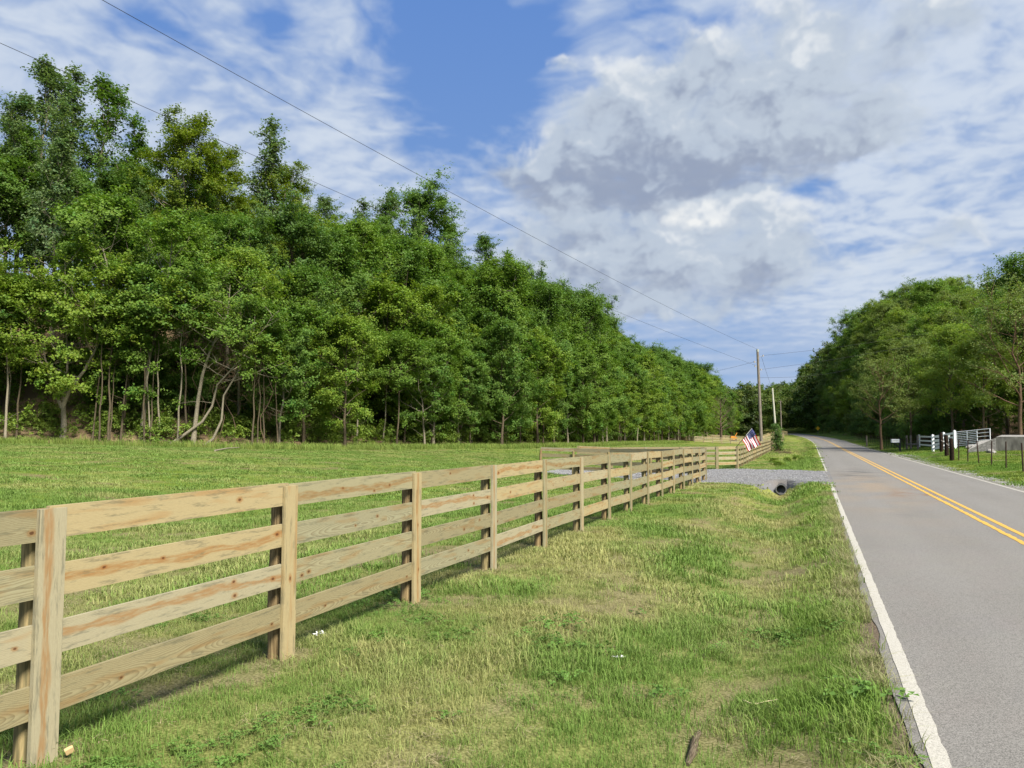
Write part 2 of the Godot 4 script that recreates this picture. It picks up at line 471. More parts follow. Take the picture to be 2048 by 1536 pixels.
func ground_color(x: float, zf: float) -> Color:
	var p := sq(x, zf)
	var s := p.x
	var q := p.y
	var dry := dry_at(x, zf)
	var g := Color(0.155, 0.215, 0.038).lerp(Color(0.265, 0.275, 0.085), dry)
	if q < -5.7: g = Color(0.10, 0.175, 0.028).lerp(Color(0.17, 0.215, 0.045), dry)
	var soil := Color(0.17, 0.125, 0.08).lerp(Color(0.26, 0.205, 0.13), clampf(0.5 + n_mid.get_noise_2d(x * 4.0, zf * 4.0), 0.0, 1.0))
	g = g.lerp(soil, bare_at(x, zf, s, q) * 0.9)
	var near := 1.0 - smoothstep(9.0, 24.0, Vector2(x, zf).length())
	g = g.lerp(Color(0.21, 0.20, 0.095), near * 0.55)     # thatch between the blades that stand on it
	# bare strip beside the asphalt
	if q > -0.2 and q < 0.6:
		var k := smoothstep(0.42, 0.12, q + 0.14 * n_mid.get_noise_2d(x * 2.2, zf * 2.2)) * smoothstep(26.0, 10.0, s)
		g = g.lerp(Color(0.16, 0.125, 0.095), k)
	if q < -5.5 and q > -6.6:
		var k2 := smoothstep(-6.25, -5.85, q + 0.35 * n_mid.get_noise_2d(x * 1.1, zf * 1.1)) * smoothstep(12.0, 25.0, s)
		g = g.lerp(Color(0.26, 0.245, 0.22), k2 * 0.9)
	# leaf litter below the trees
	var d := q - pw(EDGE, s)
	if d > 0.0: g = g.lerp(Color(0.24, 0.17, 0.11).lerp(Color(0.30, 0.22, 0.14), clampf(0.5 + n_mid.get_noise_2d(x * 0.7, zf * 0.7), 0.0, 1.0)), smoothstep(0.6, 1.4, d + 1.5 * n_mid.get_noise_2d(x, zf)))
	var dr := -q - 5.75 - 10.0
	if dr > 0.0: g = g.lerp(Color(0.24, 0.17, 0.11).lerp(Color(0.30, 0.22, 0.14), clampf(0.5 + n_mid.get_noise_2d(x * 0.7, zf * 0.7), 0.0, 1.0)), smoothstep(0.6, 1.4, dr + 1.5 * n_mid.get_noise_2d(x, zf)))
	return g

func steps(list: Array) -> PackedFloat32Array:
	# [start, end, step, end, step ...]
	var out := PackedFloat32Array()
	var a: float = list[0]
	var i := 1
	while i < list.size():
		var e: float = list[i]
		var st: float = list[i + 1]
		var k := maxi(1, int(round((e - a) / st)))
		for j in k: out.append(a + (e - a) * j / k)
		a = e
		i += 2
	out.append(a)
	return out

func sheet(ss: PackedFloat32Array, qs: PackedFloat32Array, height: Callable, color: Callable) -> MB:
	var m := MB.new()
	var w := qs.size()
	for s in ss:
		for q in qs:
			var p := from_sq(s, q)
			m.v.append(Vector3(p.x, height.call(s, q, p), -p.y))
			m.c.append(color.call(s, q, p))
			m.u.append(Vector2(s * 0.25, q * 0.25))
	m.n.resize(m.v.size())
	for i in ss.size():
		for k in w:
			var a := m.v[mini(i + 1, ss.size() - 1) * w + k] - m.v[maxi(i - 1, 0) * w + k]
			var b := m.v[i * w + mini(k + 1, w - 1)] - m.v[i * w + maxi(k - 1, 0)]
			var nn := a.cross(b).normalized()
			m.n[i * w + k] = nn if nn.y > 0.0 else -nn
	for i in ss.size() - 1:
		for k in w - 1:
			var p := i * w + k
			var g := (m.v[p + w] - m.v[p]).cross(m.v[p + 1] - m.v[p])
			if g.y >= 0.0: m.ix.append_array([p, p + 1, p + w, p + 1, p + w + 1, p + w])
			else: m.ix.append_array([p, p + w, p + 1, p + 1, p + w, p + w + 1])
	return m

func build_ground() -> void:
	var ss := steps([-14.0, -2.0, 1.0, 28.0, 0.24, 52.0, 0.34, 90.0, 1.0, 180.0, 2.2, 360.0, 6.0, 1300.0, 30.0])
	var qs := steps([-420.0, -80.0, 20.0, -25.0, 5.0, -9.0, 1.0, -5.75, 0.22, -5.5, 0.12, -0.3, 1.7, 0.0, 0.1, 0.3, 0.03, 0.6, 0.09, 6.0, 0.2, 14.0, 0.45, 32.0, 1.0, 90.0, 3.5, 420.0, 22.0])
	var m := sheet(ss, qs, func(s, q, p): return gh(p.x, p.y), func(s, q, p): return ground_color(p.x, p.y))
	meta(part(self, "ground", m.done(M.ground), null), "", "", "", "structure")

func road_tone(s: float, q: float, p: Vector2) -> Color:
	var g := 0.236 + 0.02 * n_mid.get_noise_2d(p.x * 0.5, p.y * 0.5) + 0.012 * n_mid.get_noise_2d(s * 0.15, q * 3.0)
	var c := Color(g, g * 0.945, g * 0.86)
	# wheel paths polished a little paler
	for t in [-0.85, -2.15, -3.3, -4.7]:
		c = c.lerp(Color(0.262, 0.252, 0.235), 0.35 * exp(-pow((q - t) / 0.28, 2.0)))
	# tan mud carried out of the drive
	var mud := exp(-pow((s - 29.0) / 9.0, 2.0)) * exp(-pow((q + 1.1) / 1.1, 2.0)) * clampf(0.55 + n_mid.get_noise_2d(p.x * 0.7 + 9.0, p.y * 0.7) * 1.3, 0.0, 1.0)
	c = c.lerp(Color(0.32, 0.255, 0.185), mud * 0.85)
	var red := exp(-pow((s - 25.5) / 2.0, 2.0)) * exp(-pow((q + 2.2) / 0.7, 2.0)) * clampf(n_mid.get_noise_2d(p.x * 2.4, p.y * 1.2) * 2.5, 0.0, 1.0)
	c = c.lerp(Color(0.24, 0.14, 0.085), red)
	# dark tyre and oil marks off the drive
	var tar := exp(-pow((s - 38.0) / 3.6, 2.0)) * exp(-pow((q + 1.2) / 1.0, 2.0)) * clampf(n_mid.get_noise_2d(s * 1.8, q * 0.8 + 40.0) * 3.6 + 0.1, 0.0, 1.0)
	c = c.lerp(Color(0.085, 0.085, 0.085), tar * 0.85)
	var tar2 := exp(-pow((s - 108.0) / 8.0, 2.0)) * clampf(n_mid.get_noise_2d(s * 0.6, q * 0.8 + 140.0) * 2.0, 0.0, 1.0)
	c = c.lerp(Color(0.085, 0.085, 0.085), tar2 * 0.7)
	return c

func build_road() -> void:
	var ss := steps([-14.0, 1.0, 0.5, 60.0, 0.3, 130.0, 0.8, 360.0, 3.0])
	var qs := steps([-5.62, -5.3, 0.16, -0.2, 0.17, 0.0, 0.1, 0.11, 0.055])
	var hh := func(s, q, p):
		var e := 0.0
		if q < -5.6: e = -0.014
		return e_road(s) + 0.004 + 0.03 * (1.0 - pow((q + 2.7) / 2.9, 2.0)) + e
	var m := sheet(ss, qs, hh, road_tone)
	# the ragged asphalt edge
	for i in ss.size():
		for k in [0, qs.size() - 1]:
			var j: int = i * qs.size() + k
			var jit := 0.03 * n_fine.get_noise_2d(ss[i] * 12.0, k * 5.0) + 0.04 * n_fine.get_noise_2d(ss[i] * 3.0, k * 9.0)
			m.v[j] += Vector3(CA, 0, SA) * jit
	var road := part(self, "road", m.done(M.asphalt), null)
	meta(road, "", "", "", "structure")
	line(road, "edge_line", 0.0, 0.10, -14.0, 30.1, M.line_white, 0.007, 0.0)
	line(road, "edge_line", 0.0, 0.10, 39.7, 340.0, M.line_white, 0.008, 0.0)
	line(road, "edge_line", -5.38, 0.10, -14.0, 72.0, M.line_white, 0.012, 0.0)
	line(road, "edge_line", -5.38, 0.10, 74.8, 340.0, M.line_white, 0.012, 0.0)
	# hairline cracks
	for d in [[9.4, -2.0, 0.9, 0.5], [9.9, -2.6, 0.5, 0.2], [13.5, -3.8, 1.6, -0.5], [19.0, -1.6, 2.2, 0.3], [26.0, -4.2, 2.8, 0.6]]:
		var cm := MB.new()
		var prev := Vector3.ZERO
		for i in 15:
			var f := i / 14.0
			var cq: float = d[1] + d[2] * f * 0.35 + 0.06 * n_fine.get_noise_2d(f * 60.0, d[0] * 7.0)
			var cs: float = d[0] + d[3] * f + 0.10 * n_fine.get_noise_2d(f * 50.0 + 40.0, d[0] * 3.0)
			var cp := from_sq(cs, cq)
			var v := Vector3(cp.x, e_road(cs) + 0.0075 + 0.03 * (1.0 - pow((cq + 2.7) / 2.9, 2.0)), -cp.y)
			var wd := 0.009 * sin(PI * clampf(f, 0.05, 0.95))
			if i > 0: cm.quad(prev - Vector3(0, 0, wd), v - Vector3(0, 0, wd), v + Vector3(0, 0, wd), prev + Vector3(0, 0, wd), Vector3.UP)
			prev = v
		part(road, "crack", cm.done(), M.tar)
	line(road, "centre_line", -2.53, 0.10, -14.0, 340.0, M.line_yellow, 0.022, 0.0)
	line(road, "centre_line", -2.77, 0.10, -14.0, 340.0, M.line_yellow, 0.006, 0.0)

func line(parent: Node, n: String, q0: float, width: float, s0: float, s1: float, mt: Material, rag: float, broken: float) -> void:
	var m := MB.new()
	var s := s0
	var prev := []
	while s <= s1:
		var y := 0.0
		var a := q0 - width * 0.5 + rag * (n_fine.get_noise_2d(s * 22.0, q0 * 31.0) + n_fine.get_noise_2d(s * 90.0, q0 * 31.0))
		var b := q0 + width * 0.5 + rag * n_fine.get_noise_2d(s * 22.0, q0 * 31.0 + 90.0)
		if broken > 0.0: b -= broken * 0.35 * clampf(n_fine.get_noise_2d(s * 2.0, 70.0) * 3.0 - 0.5, 0.0, 1.0) * width / 0.12
		var row := []
		for q in [a, b]:
			var p := from_sq(s, q)
			row.append(Vector3(p.x, e_road(s) + 0.0085 + 0.03 * (1.0 - pow((q + 2.7) / 2.9, 2.0)), -p.y))
		if prev: m.quad(prev[0], prev[1], row[1], row[0], Vector3.UP, Vector2(s, 0), Vector2(s, 1), Vector2(s + 0.2, 1), Vector2(s + 0.2, 0))
		prev = row
		s += 0.06 if s < 14.0 else (0.15 if s < 40.0 else (0.6 if s < 120.0 else 3.0))
	part(parent, n, m.done(), mt)

func build_drive() -> void:
	var m := MB.new()
	var nq := 44
	var ns := 60
	for i in nq + 1:
		var q := -0.12 + 14.7 * i / nq
		for k in ns + 1:
			var f := k / float(ns)
			var a := drive_near(q) - 0.62 + 0.25 * n_mid.get_noise_2d(q * 3.0, 5.0)
			var b := drive_far(q) + 0.45 + 0.25 * n_mid.get_noise_2d(q * 3.0, 55.0)
			if q > 12.5:
				var mid := (a + b) * 0.5
				var sh := sqrt(maxf(0.02, 1.0 - pow((q - 12.5) / 2.1, 2.0)))
				a = mid + (a - mid) * sh
				b = mid + (b - mid) * sh
			var s := lerpf(a, b, f)
			var p := from_sq(s, q)
			var y := gh(p.x, p.y) + 0.012 + 0.025 * n_fine.get_noise_2d(p.x * 14.0, p.y * 14.0)
			if f <= 0.0 or f >= 1.0 or i == nq: y -= 0.06
			if q < 0.15: y = maxf(y, e_road(s) + 0.012)
			m.v.append(Vector3(p.x, y, -p.y))
			var g := 0.22 + 0.05 * n_mid.get_noise_2d(p.x * 1.5, p.y * 1.5)
			var dirt := clampf(n_mid.get_noise_2d(p.x * 0.8 + 99.0, p.y * 2.0) * 1.6 - 0.3, 0.0, 0.6)
			m.c.append(Color(g, g, g * 1.02).lerp(Color(0.22, 0.18, 0.14), dirt))
			m.u.append(Vector2(p.x, p.y))
			m.n.append(Vector3.UP)
	for i in nq:
		for k in ns:
			var p := i * (ns + 1) + k
			var w := ns + 1
			var g := (m.v[p + w] - m.v[p]).cross(m.v[p + 1] - m.v[p])
			if g.y >= 0.0: m.ix.append_array([p, p + 1, p + w, p + 1, p + w + 1, p + w])
			else: m.ix.append_array([p, p + w, p + 1, p + 1, p + w, p + w + 1])
	var drive := part(self, "gravel_driveway", m.done(M.gravel, true), null)
	meta(drive, "", "", "", "structure")
	# loose stones
	var rock := MB.new()
	var pts := []
	for d in [Vector3(1, 0.1, 0), Vector3(-0.9, 0, 0.3), Vector3(0.1, 0.7, 0.2), Vector3(0, -0.5, 0.1), Vector3(0.2, 0.1, 0.8), Vector3(-0.1, 0.2, -0.9)]: pts.append(d * 0.03)
	for f in [[0, 2, 4], [4, 2, 1], [1, 2, 5], [5, 2, 0], [0, 4, 3], [4, 1, 3], [1, 5, 3], [5, 0, 3]]:
		var k := rock.v.size()
		for j in f: rock.v.append(pts[j])
		rock.ix.append_array([k, k + 2, k + 1])
	var where := []
	var cols := []
	for i in 30000:
		var q := rng.randf_range(0.0, 14.4)
		var s := rng.randf_range(drive_near(q) - 0.9, drive_far(q) + 0.7)
		if drive_weight(s, q, 1.2) < rng.randf(): continue
		var p := from_sq(s, q)
		var b := Basis.from_euler(Vector3(rng.randf() * 6, rng.randf() * 6, rng.randf() * 6)).scaled(Vector3.ONE * rng.randf_range(0.3, 0.85))
		where.append(Transform3D(b, Vector3(p.x, maxf(gh(p.x, p.y), e_road(s) if q < 0.2 else -9.0) + 0.018, -p.y)))
		var g := rng.randf_range(0.15, 0.34)
		cols.append(Color(g, g, g * 1.02))
	# a scatter along the far edge of the road
	for i in 2500:
		var s := rng.randf_range(25.0, 80.0)
		var q := -5.75 - absf(rng.randfn(0.0, 0.28))
		var p := from_sq(s, q)
		where.append(Transform3D(Basis.from_euler(Vector3(rng.randf() * 6, rng.randf() * 6, 0)).scaled(Vector3.ONE * rng.randf_range(0.5, 1.1)), Vector3(p.x, gh(p.x, p.y) + 0.01, -p.y)))
		var g := rng.randf_range(0.18, 0.42)
		cols.append(Color(g, g * 0.97, g * 0.93))
	scatter("gravel", rock.done(M.stone, true), where, cols, "loose pale grey crushed stone on the driveway and road shoulder", "gravel")

func scatter(n: String, mesh: Mesh, where: Array, cols: Array, label: String, category: String) -> void:
	var mm := MultiMesh.new()
	mm.transform_format = MultiMesh.TRANSFORM_3D
	mm.use_colors = true
	mm.mesh = mesh
	mm.instance_count = where.size()
	for i in where.size():
		mm.set_instance_transform(i, where[i])
		mm.set_instance_color(i, cols[i])
	var o := MultiMeshInstance3D.new()
	o.name = numbered(n)
	o.multimesh = mm
	add_child(o)
	meta(o, label, category, "", "stuff")

# ------------------------------------------------------------------ grass
func tuft(seed_: int, blades: int, h0: float, h1: float, wide: float, spread: float, lean: float) -> ArrayMesh:
	var r := RandomNumberGenerator.new()
	r.seed = seed_
	var m := MB.new()
	for i in blades:
		var a := r.randf() * TAU
		var o := Vector3(cos(a), 0, sin(a)) * spread * sqrt(r.randf())
		var h := r.randf_range(h0, h1)
		var la := r.randf() * TAU
		var l := Vector3(cos(la), 0, sin(la)) * h * lean * r.randf_range(0.2, 1.3)
		var side := Vector3(-sin(la + r.randfn(0, 0.5)), 0, cos(la)) * wide * r.randf_range(0.6, 1.2) * 0.5
		var k := m.v.size()
		var mid := o + l * 0.35 + Vector3.UP * h * 0.62
		var tip := o + l + Vector3.UP * h * r.randf_range(0.75, 1.0)
		m.v.append_array([o - side - Vector3.UP * 0.01, o + side - Vector3.UP * 0.01, mid + side * 0.8, mid - side * 0.8, tip])
		var g := r.randf_range(0.72, 1.25)
		var c := Color(g, g, g)
		if r.randf() < 0.27: c = Color(1.75, 1.25, 1.8) * r.randf_range(0.8, 1.1)      # a dry blade
		for j in 5: m.c.append(c)
		m.ix.append_array([k, k + 2, k + 1, k, k + 3, k + 2, k + 3, k + 4, k + 2])
	return m.done(M.grass, true)

func clover(seed_: int) -> ArrayMesh:
	var r := RandomNumberGenerator.new()
	r.seed = seed_
	var m := MB.new()
	for i in 22:
		var o := Vector3(r.randfn(0, 0.05), r.randf_range(0.015, 0.05), r.randfn(0, 0.05))
		var nb := Basis.from_euler(Vector3(r.randfn(0, 0.35), r.randf() * TAU, r.randfn(0, 0.35)))
		for l in 3:
			var b := nb * Basis(Vector3.UP, l * TAU / 3.0)
			var k := m.v.size()
			var z := r.randf_range(0.009, 0.014)
			m.v.append_array([o, o + b * Vector3(z, 0.003, z * 0.7), o + b * Vector3(z * 1.6, 0, 0), o + b * Vector3(z, 0.003, -z * 0.7)])
			var g := r.randf_range(0.8, 1.15)
			for j in 4: m.c.append(Color(g * 0.85, g, g))
			m.ix.append_array([k, k + 1, k + 2, k, k + 2, k + 3])
	return m.done(M.grass, true)

func blade_color(x: float, zf: float, s: float, q: float) -> Color:
	var dry := dry_at(x, zf)
	var c := Color(0.150, 0.240, 0.050).lerp(Color(0.345, 0.335, 0.135), clampf(dry * 1.05 - 0.16 + rng.randfn(0.0, 0.17), 0.0, 1.0))
	if q < 0.9: c = c.lerp(Color(0.14, 0.235, 0.034), 0.45)       # greener strip beside the road
	if q < -5.6: c = Color(0.115, 0.205, 0.028).lerp(Color(0.20, 0.25, 0.045), clampf(dry + rng.randfn(0, 0.2), 0, 1))
	return c * rng.randf_range(0.82, 1.18)

func build_grass() -> void:
	var kinds := [
		{"m": [tuft(1, 13, 0.028, 0.075, 0.0042, 0.055, 0.75), tuft(2, 12, 0.035, 0.095, 0.0046, 0.06, 0.95), tuft(3, 14, 0.02, 0.06, 0.004, 0.06, 1.3), clover(4)], "r": [1.2, 9.0], "d": 420.0},
		{"m": [tuft(11, 12, 0.03, 0.085, 0.0075, 0.085, 0.8), tuft(12, 12, 0.025, 0.075, 0.0085, 0.09, 1.1)], "r": [9.0, 24.0], "d": 130.0},
		{"m": [tuft(21, 14, 0.02, 0.06, 0.014, 0.20, 0.9), tuft(22, 13, 0.02, 0.055, 0.016, 0.22, 1.2)], "r": [24.0, 62.0], "d": 34.0},
		{"m": [tuft(31, 14, 0.03, 0.07, 0.035, 0.5, 1.0)], "r": [62.0, 150.0], "d": 3.2},
	]
	for kd in kinds:
		var lists := []
		var cols := []
		for m in kd.m:
			lists.append([])
			cols.append([])
		var r0: float = kd.r[0]
		var r1: float = kd.r[1]
		var half := deg_to_rad(43.0 if r1 < 30.0 else 37.0)
		var count := int((r1 * r1 - r0 * r0) * half * kd.d)
		for i in count:
			var r := sqrt(rng.randf_range(r0 * r0, r1 * r1))
			var a := rng.randf_range(-half, half)
			var x := sin(a) * r
			var zf := cos(a) * r
			var p := sq(x, zf)
			if p.y < 0.17 and p.y > -5.72: continue
			var edge_gap := 0.0
			if p.y > 0 and p.y < 0.5: edge_gap = smoothstep(0.46, 0.14, p.y + 0.14 * n_mid.get_noise_2d(x * 2.2, zf * 2.2)) * smoothstep(26.0, 10.0, p.x)
			if p.y < -5.6: edge_gap = smoothstep(-6.3, -5.8, p.y + 0.35 * n_mid.get_noise_2d(x * 1.1, zf * 1.1))
			if p.y > pw(EDGE, p.x) + 3.0 or p.y < -17.0: continue
			if drive_weight(p.x, p.y, 0.5) > 0.25 or (absf(p.y - 1.75) < 0.5 and absf(p.x - 32.2) < 0.6): continue
			var bare := bare_at(x, zf, p.x, p.y)
			if rng.randf() < maxf(bare * 0.92, edge_gap * 0.93): continue
			var k := 0
			if kd.m.size() == 4:
				var cl := n_mid.get_noise_2d(x * 1.1 + 500.0, zf * 1.1)
				k = 3 if cl + rng.randfn(0, 0.12) > 0.36 and rng.randf() < 0.16 else rng.randi() % 3
			else: k = rng.randi() % kd.m.size()
			var sc := rng.randf_range(0.75, 1.35) * (1.0 + 0.5 * clampf(n_mid.get_noise_2d(x * 0.7 + 20.0, zf * 0.7) * 2.0, -0.4, 0.8))
			if p.y < 0.55 and p.y > 0.0: sc *= 1.3
			var b := Basis(Vector3.UP, rng.randf() * TAU).scaled(Vector3(1, 1, 1) * sc)
			lists[k].append(Transform3D(b, Vector3(x, gh(x, zf), -zf)))
			var c := blade_color(x, zf, p.x, p.y)
			if k == 3: c = Color(0.125, 0.20, 0.04) * rng.randf_range(0.85, 1.2)
			cols[k].append(c)
		for k in kd.m.size():
			var far: bool = r0 > 20.0
			scatter("clover" if kd.m.size() == 4 and k == 3 else "grass", kd.m[k], lists[k], cols[k], "patches of low clover growing among the mown grass" if kd.m.size() == 4 and k == 3 else ["short mown grass of the verge beside the fence", "mown grass along the ditch and fence line", "mown grass of the open field before the woods", "mown grass of the distant field and road banks"][kinds.find(kd)], "grass")
	# dead stems and clippings lying on the verge
	var straw := MB.new()
	for i in 6:
		var a := rng.randf() * TAU
		var d := Vector3(cos(a), 0, sin(a)) * rng.randf_range(0.03, 0.09)
		var o := Vector3(rng.randfn(0, 0.05), rng.randf_range(0.012, 0.03), rng.randfn(0, 0.05))
		var sd := d.cross(Vector3.UP).normalized() * 0.0018
		var k := straw.v.size()
		var tipv := o + d + Vector3.UP * rng.randfn(0.0, 0.01)
		straw.v.append_array([o - sd, o + sd, tipv])
		for j in 3: straw.c.append(Color(1, 1, 1) * rng.randf_range(0.7, 1.2))
		straw.ix.append_array([k, k + 1, k + 2])
	var sw := []
	var sc2 := []
	for i in 16000:
		var r := sqrt(rng.randf_range(2.0, 260.0))
		var a := rng.randf_range(-0.75, 0.72)
		var x := sin(a) * r
		var zf := cos(a) * r
		var p := sq(x, zf)
		if p.y < 0.12: continue
		if dry_at(x, zf) + bare_at(x, zf, p.x, p.y) * 0.7 < rng.randf() * 1.1: continue
		sw.append(Transform3D(Basis(Vector3.UP, rng.randf() * TAU).scaled(Vector3.ONE * rng.randf_range(0.7, 1.5)), Vector3(x, gh(x, zf) + 0.006, -zf)))
		sc2.append(Color(0.34, 0.285, 0.17) * rng.randf_range(0.55, 1.25))
	scatter("straw", straw.done(M.grass, true), sw, sc2, "dry pale clippings and dead stems lying in the verge", "straw")
	# dry tussocks that hang over the broken edge of the asphalt
	var dryt := [tuft(51, 14, 0.05, 0.13, 0.0045, 0.05, 1.5), tuft(52, 12, 0.04, 0.11, 0.005, 0.06, 1.9)]
	for k in 2:
		var dw := []
		var dc := []
		for i in 520:
			var s := rng.randf_range(1.0, 26.0)
			var q := 0.12 + absf(rng.randfn(0, 0.16)) + 0.06 * n_mid.get_noise_2d(s * 2.0, 4.0)
			if n_mid.get_noise_2d(s * 1.4, 8.0) < -0.12 and rng.randf() < 0.8: continue
			var p := from_sq(s, q)
			dw.append(Transform3D(Basis(Vector3.UP, rng.randf() * TAU).scaled(Vector3.ONE * rng.randf_range(0.7, 1.5)), Vector3(p.x, gh(p.x, p.y), -p.y)))
			dc.append(Color(0.17, 0.22, 0.05).lerp(Color(0.36, 0.32, 0.18), rng.randf()) * rng.randf_range(0.8, 1.15))
		scatter("edge_grass", dryt[k], dw, dc, ["half dry grass tussocks along the broken asphalt edge", "bent dry grass hanging over the white edge line"][k], "grass")
	# long grass in front of the woods and in the ditch beyond the drive
	var tall := [tuft(41, 16, 0.25, 0.6, 0.02, 0.25, 0.55), tuft(42, 14, 0.2, 0.5, 0.022, 0.25, 0.8)]
	for k in 2:
		var lw := []
		var lc := []
		for i in 5200:
			var s := rng.randf_range(20.0, 170.0)
			var q := pw(EDGE, s) - 1.6 + absf(rng.randfn(0, 1.7)) * (3.0 if rng.randf() < 0.25 else 1.0) + 1.4 * n_mid.get_noise_2d(s * 0.7, 3.0)
			var p := from_sq(s, q)
			lw.append(Transform3D(Basis(Vector3.UP, rng.randf() * TAU).scaled(Vector3.ONE * rng.randf_range(0.5, 1.2)), Vector3(p.x, gh(p.x, p.y), -p.y)))
			lc.append(Color(0.150, 0.240, 0.045).lerp(Color(0.24, 0.29, 0.07), rng.randf()) * rng.randf_range(0.75, 1.15))
		for i in 420:
			var s := rng.randf_range(44.0, 66.0)
			var q := 1.75 + rng.randfn(0, 0.45)
			if rng.randf() < (s - 50.0) / 22.0: continue
			var p := from_sq(s, q)
			lw.append(Transform3D(Basis(Vector3.UP, rng.randf() * TAU).scaled(Vector3.ONE * rng.randf_range(0.4, 0.9)), Vector3(p.x, gh(p.x, p.y), -p.y)))
			lc.append(Color(0.150, 0.240, 0.045) * rng.randf_range(0.7, 1.2))
		# (seeds fall deeper under the trees too)
		scatter("long_grass", tall[k], lw, lc, ["long unmown grass along the foot of the woods", "tall bent grass before the trees and in the ditch"][k], "grass")

# ------------------------------------------------------------------ fences
var RAILS := []
var last_wood := 0
var BOARDS := []
var POSTS := []

func fence_stock() -> void:
	# rails are 1 m long here and stretched to their bay; boards stand upright
	for i in 6:
		var m := MB.new()
		var uo: Vector2 = [Vector2(0, 0), Vector2(1, 0), Vector2(0, 1), Vector2(1, 1), Vector2(0.3, 0), Vector2(0.7, 1)][i]
		var us: Vector2 = [Vector2(0.97, 1), Vector2(-0.97, 1), Vector2(0.97, -1), Vector2(-0.97, -1), Vector2(0.97, 1), Vector2(-0.97, -1)][i]
		m.box(Vector3(0, -0.088, -0.0125), Vector3(1, 0.088, 0.0125), uo, us)
		RAILS.append(m.done())
	for i in 3:
		var m := MB.new()
		# upright: U runs up the board
		var w := 0.0825
		var t := 0.0125
		var h := 1.0
		m.quad(Vector3(-w, 0, t), Vector3(w, 0, t), Vector3(w, h, t), Vector3(-w, h, t), Vector3(0, 0, 1), Vector2(0, 0), Vector2(0, 1), Vector2(0.62, 1), Vector2(0.62, 0))
		m.quad(Vector3(-w, 0, -t), Vector3(w, 0, -t), Vector3(w, h, -t), Vector3(-w, h, -t), Vector3(0, 0, -1), Vector2(0, 0), Vector2(0, 1), Vector2(0.62, 1), Vector2(0.62, 0))
		for sx in [-1.0, 1.0]: m.quad(Vector3(sx * w, 0, -t), Vector3(sx * w, 0, t), Vector3(sx * w, h, t), Vector3(sx * w, h, -t), Vector3(sx, 0, 0), Vector2(0, 0), Vector2(0, 0.1), Vector2(0.62, 0.1), Vector2(0.62, 0))
		m.quad(Vector3(-w, h, -t), Vector3(w, h, -t), Vector3(w, h, t), Vector3(-w, h, t), Vector3.UP, Vector2(0.1, 0), Vector2(0.1, 1), Vector2(0.11, 1), Vector2(0.11, 0))
		BOARDS.append(m.done())
	for i in 3:
		var m := MB.new()
		var path := []
		var rad := []
		for k in 6:
			path.append(Vector3(0.006 * sin(k * 1.9 + i), -0.15 + k * 0.294, 0.006 * cos(k * 1.3 + i)))
			rad.append(0.066 - k * 0.0012)
		m.tube(path, rad, 12, true)
		POSTS.append(m.done())

# spots: post positions (x, zf). front: +1 boards on the right-hand side when walking along the list, -1 on the left
func fence(n: String, label: String, spots: Array, front: float, faced := true, gap := Vector2.ZERO, high := 1.36, wood := "wood") -> Node3D:
	var base: Vector2 = spots[0]
	var root := thing(n, Vector3(base.x, gh(base.x, base.y), -base.y), label, "fence")
	var o := root.position
	var tops := []
	for p in spots: tops.append(Vector3(p.x, gh(p.x, p.y), -p.y))
	for i in spots.size():
		var a: Vector3 = tops[maxi(i - 1, 0)]
		var b: Vector3 = tops[mini(i + 1, spots.size() - 1)]
		var along := Vector3(b.x - a.x, 0, b.z - a.z).normalized()
		var side := along.cross(Vector3.UP) * front
		var post := part(root, "post", POSTS[rng.randi() % 3], M.post[rng.randi() % 2], tops[i] - o - side * 0.074, Basis.from_euler(Vector3(rng.randfn(0, 0.008), rng.randf() * 6.0, rng.randfn(0, 0.008))).scaled(Vector3(1, (high - 0.012 + 0.15) / 1.62, 1)))
		post.position.y += 0.15 * (high + 0.138) / 1.62 - 0.15
		if faced:
			var bs := Basis(side.cross(Vector3.UP) * -1.0, Vector3.UP, side)
			bs = bs * Basis.from_euler(Vector3(0, 0, rng.randfn(0, 0.004)))
			part(root, "face_board", BOARDS[rng.randi() % 3], M[wood][rng.randi() % M[wood].size()], tops[i] - o + side * 0.040 - Vector3.UP * 0.04, bs.scaled_local(Vector3(1, high + 0.035 + rng.randfn(0, 0.006), 1)))
		if i < spots.size() - 1:
			var p0: Vector3 = tops[i]
			var p1: Vector3 = tops[i + 1]
			for r in 4:
				var y := high - 0.09 - r * (high - 0.09 - 0.34) / 3.0 + rng.randfn(0, 0.004)
				var q0 := p0 + Vector3.UP * (y + rng.randfn(0, 0.003)) + side * 0.0135
				var q1 := p1 + Vector3.UP * (y + rng.randfn(0, 0.003)) + side * 0.0135
				var run := q1 - q0
				var ln := run.length()
				var dx := run / ln
				q0 += dx * 0.002
				var dz := dx.cross(Vector3.UP).normalized() * front
				var dy := dz.cross(dx).normalized()
				last_wood = (last_wood + 1 + rng.randi() % (M[wood].size() - 1)) % M[wood].size()
				var wd := last_wood
				var bas := Basis(dx * (ln - 0.004), dy * signf(dy.y), dz)
				part(root, "rail", RAILS[rng.randi() % 6], M[wood][wd], q0 - o, bas)
	return root

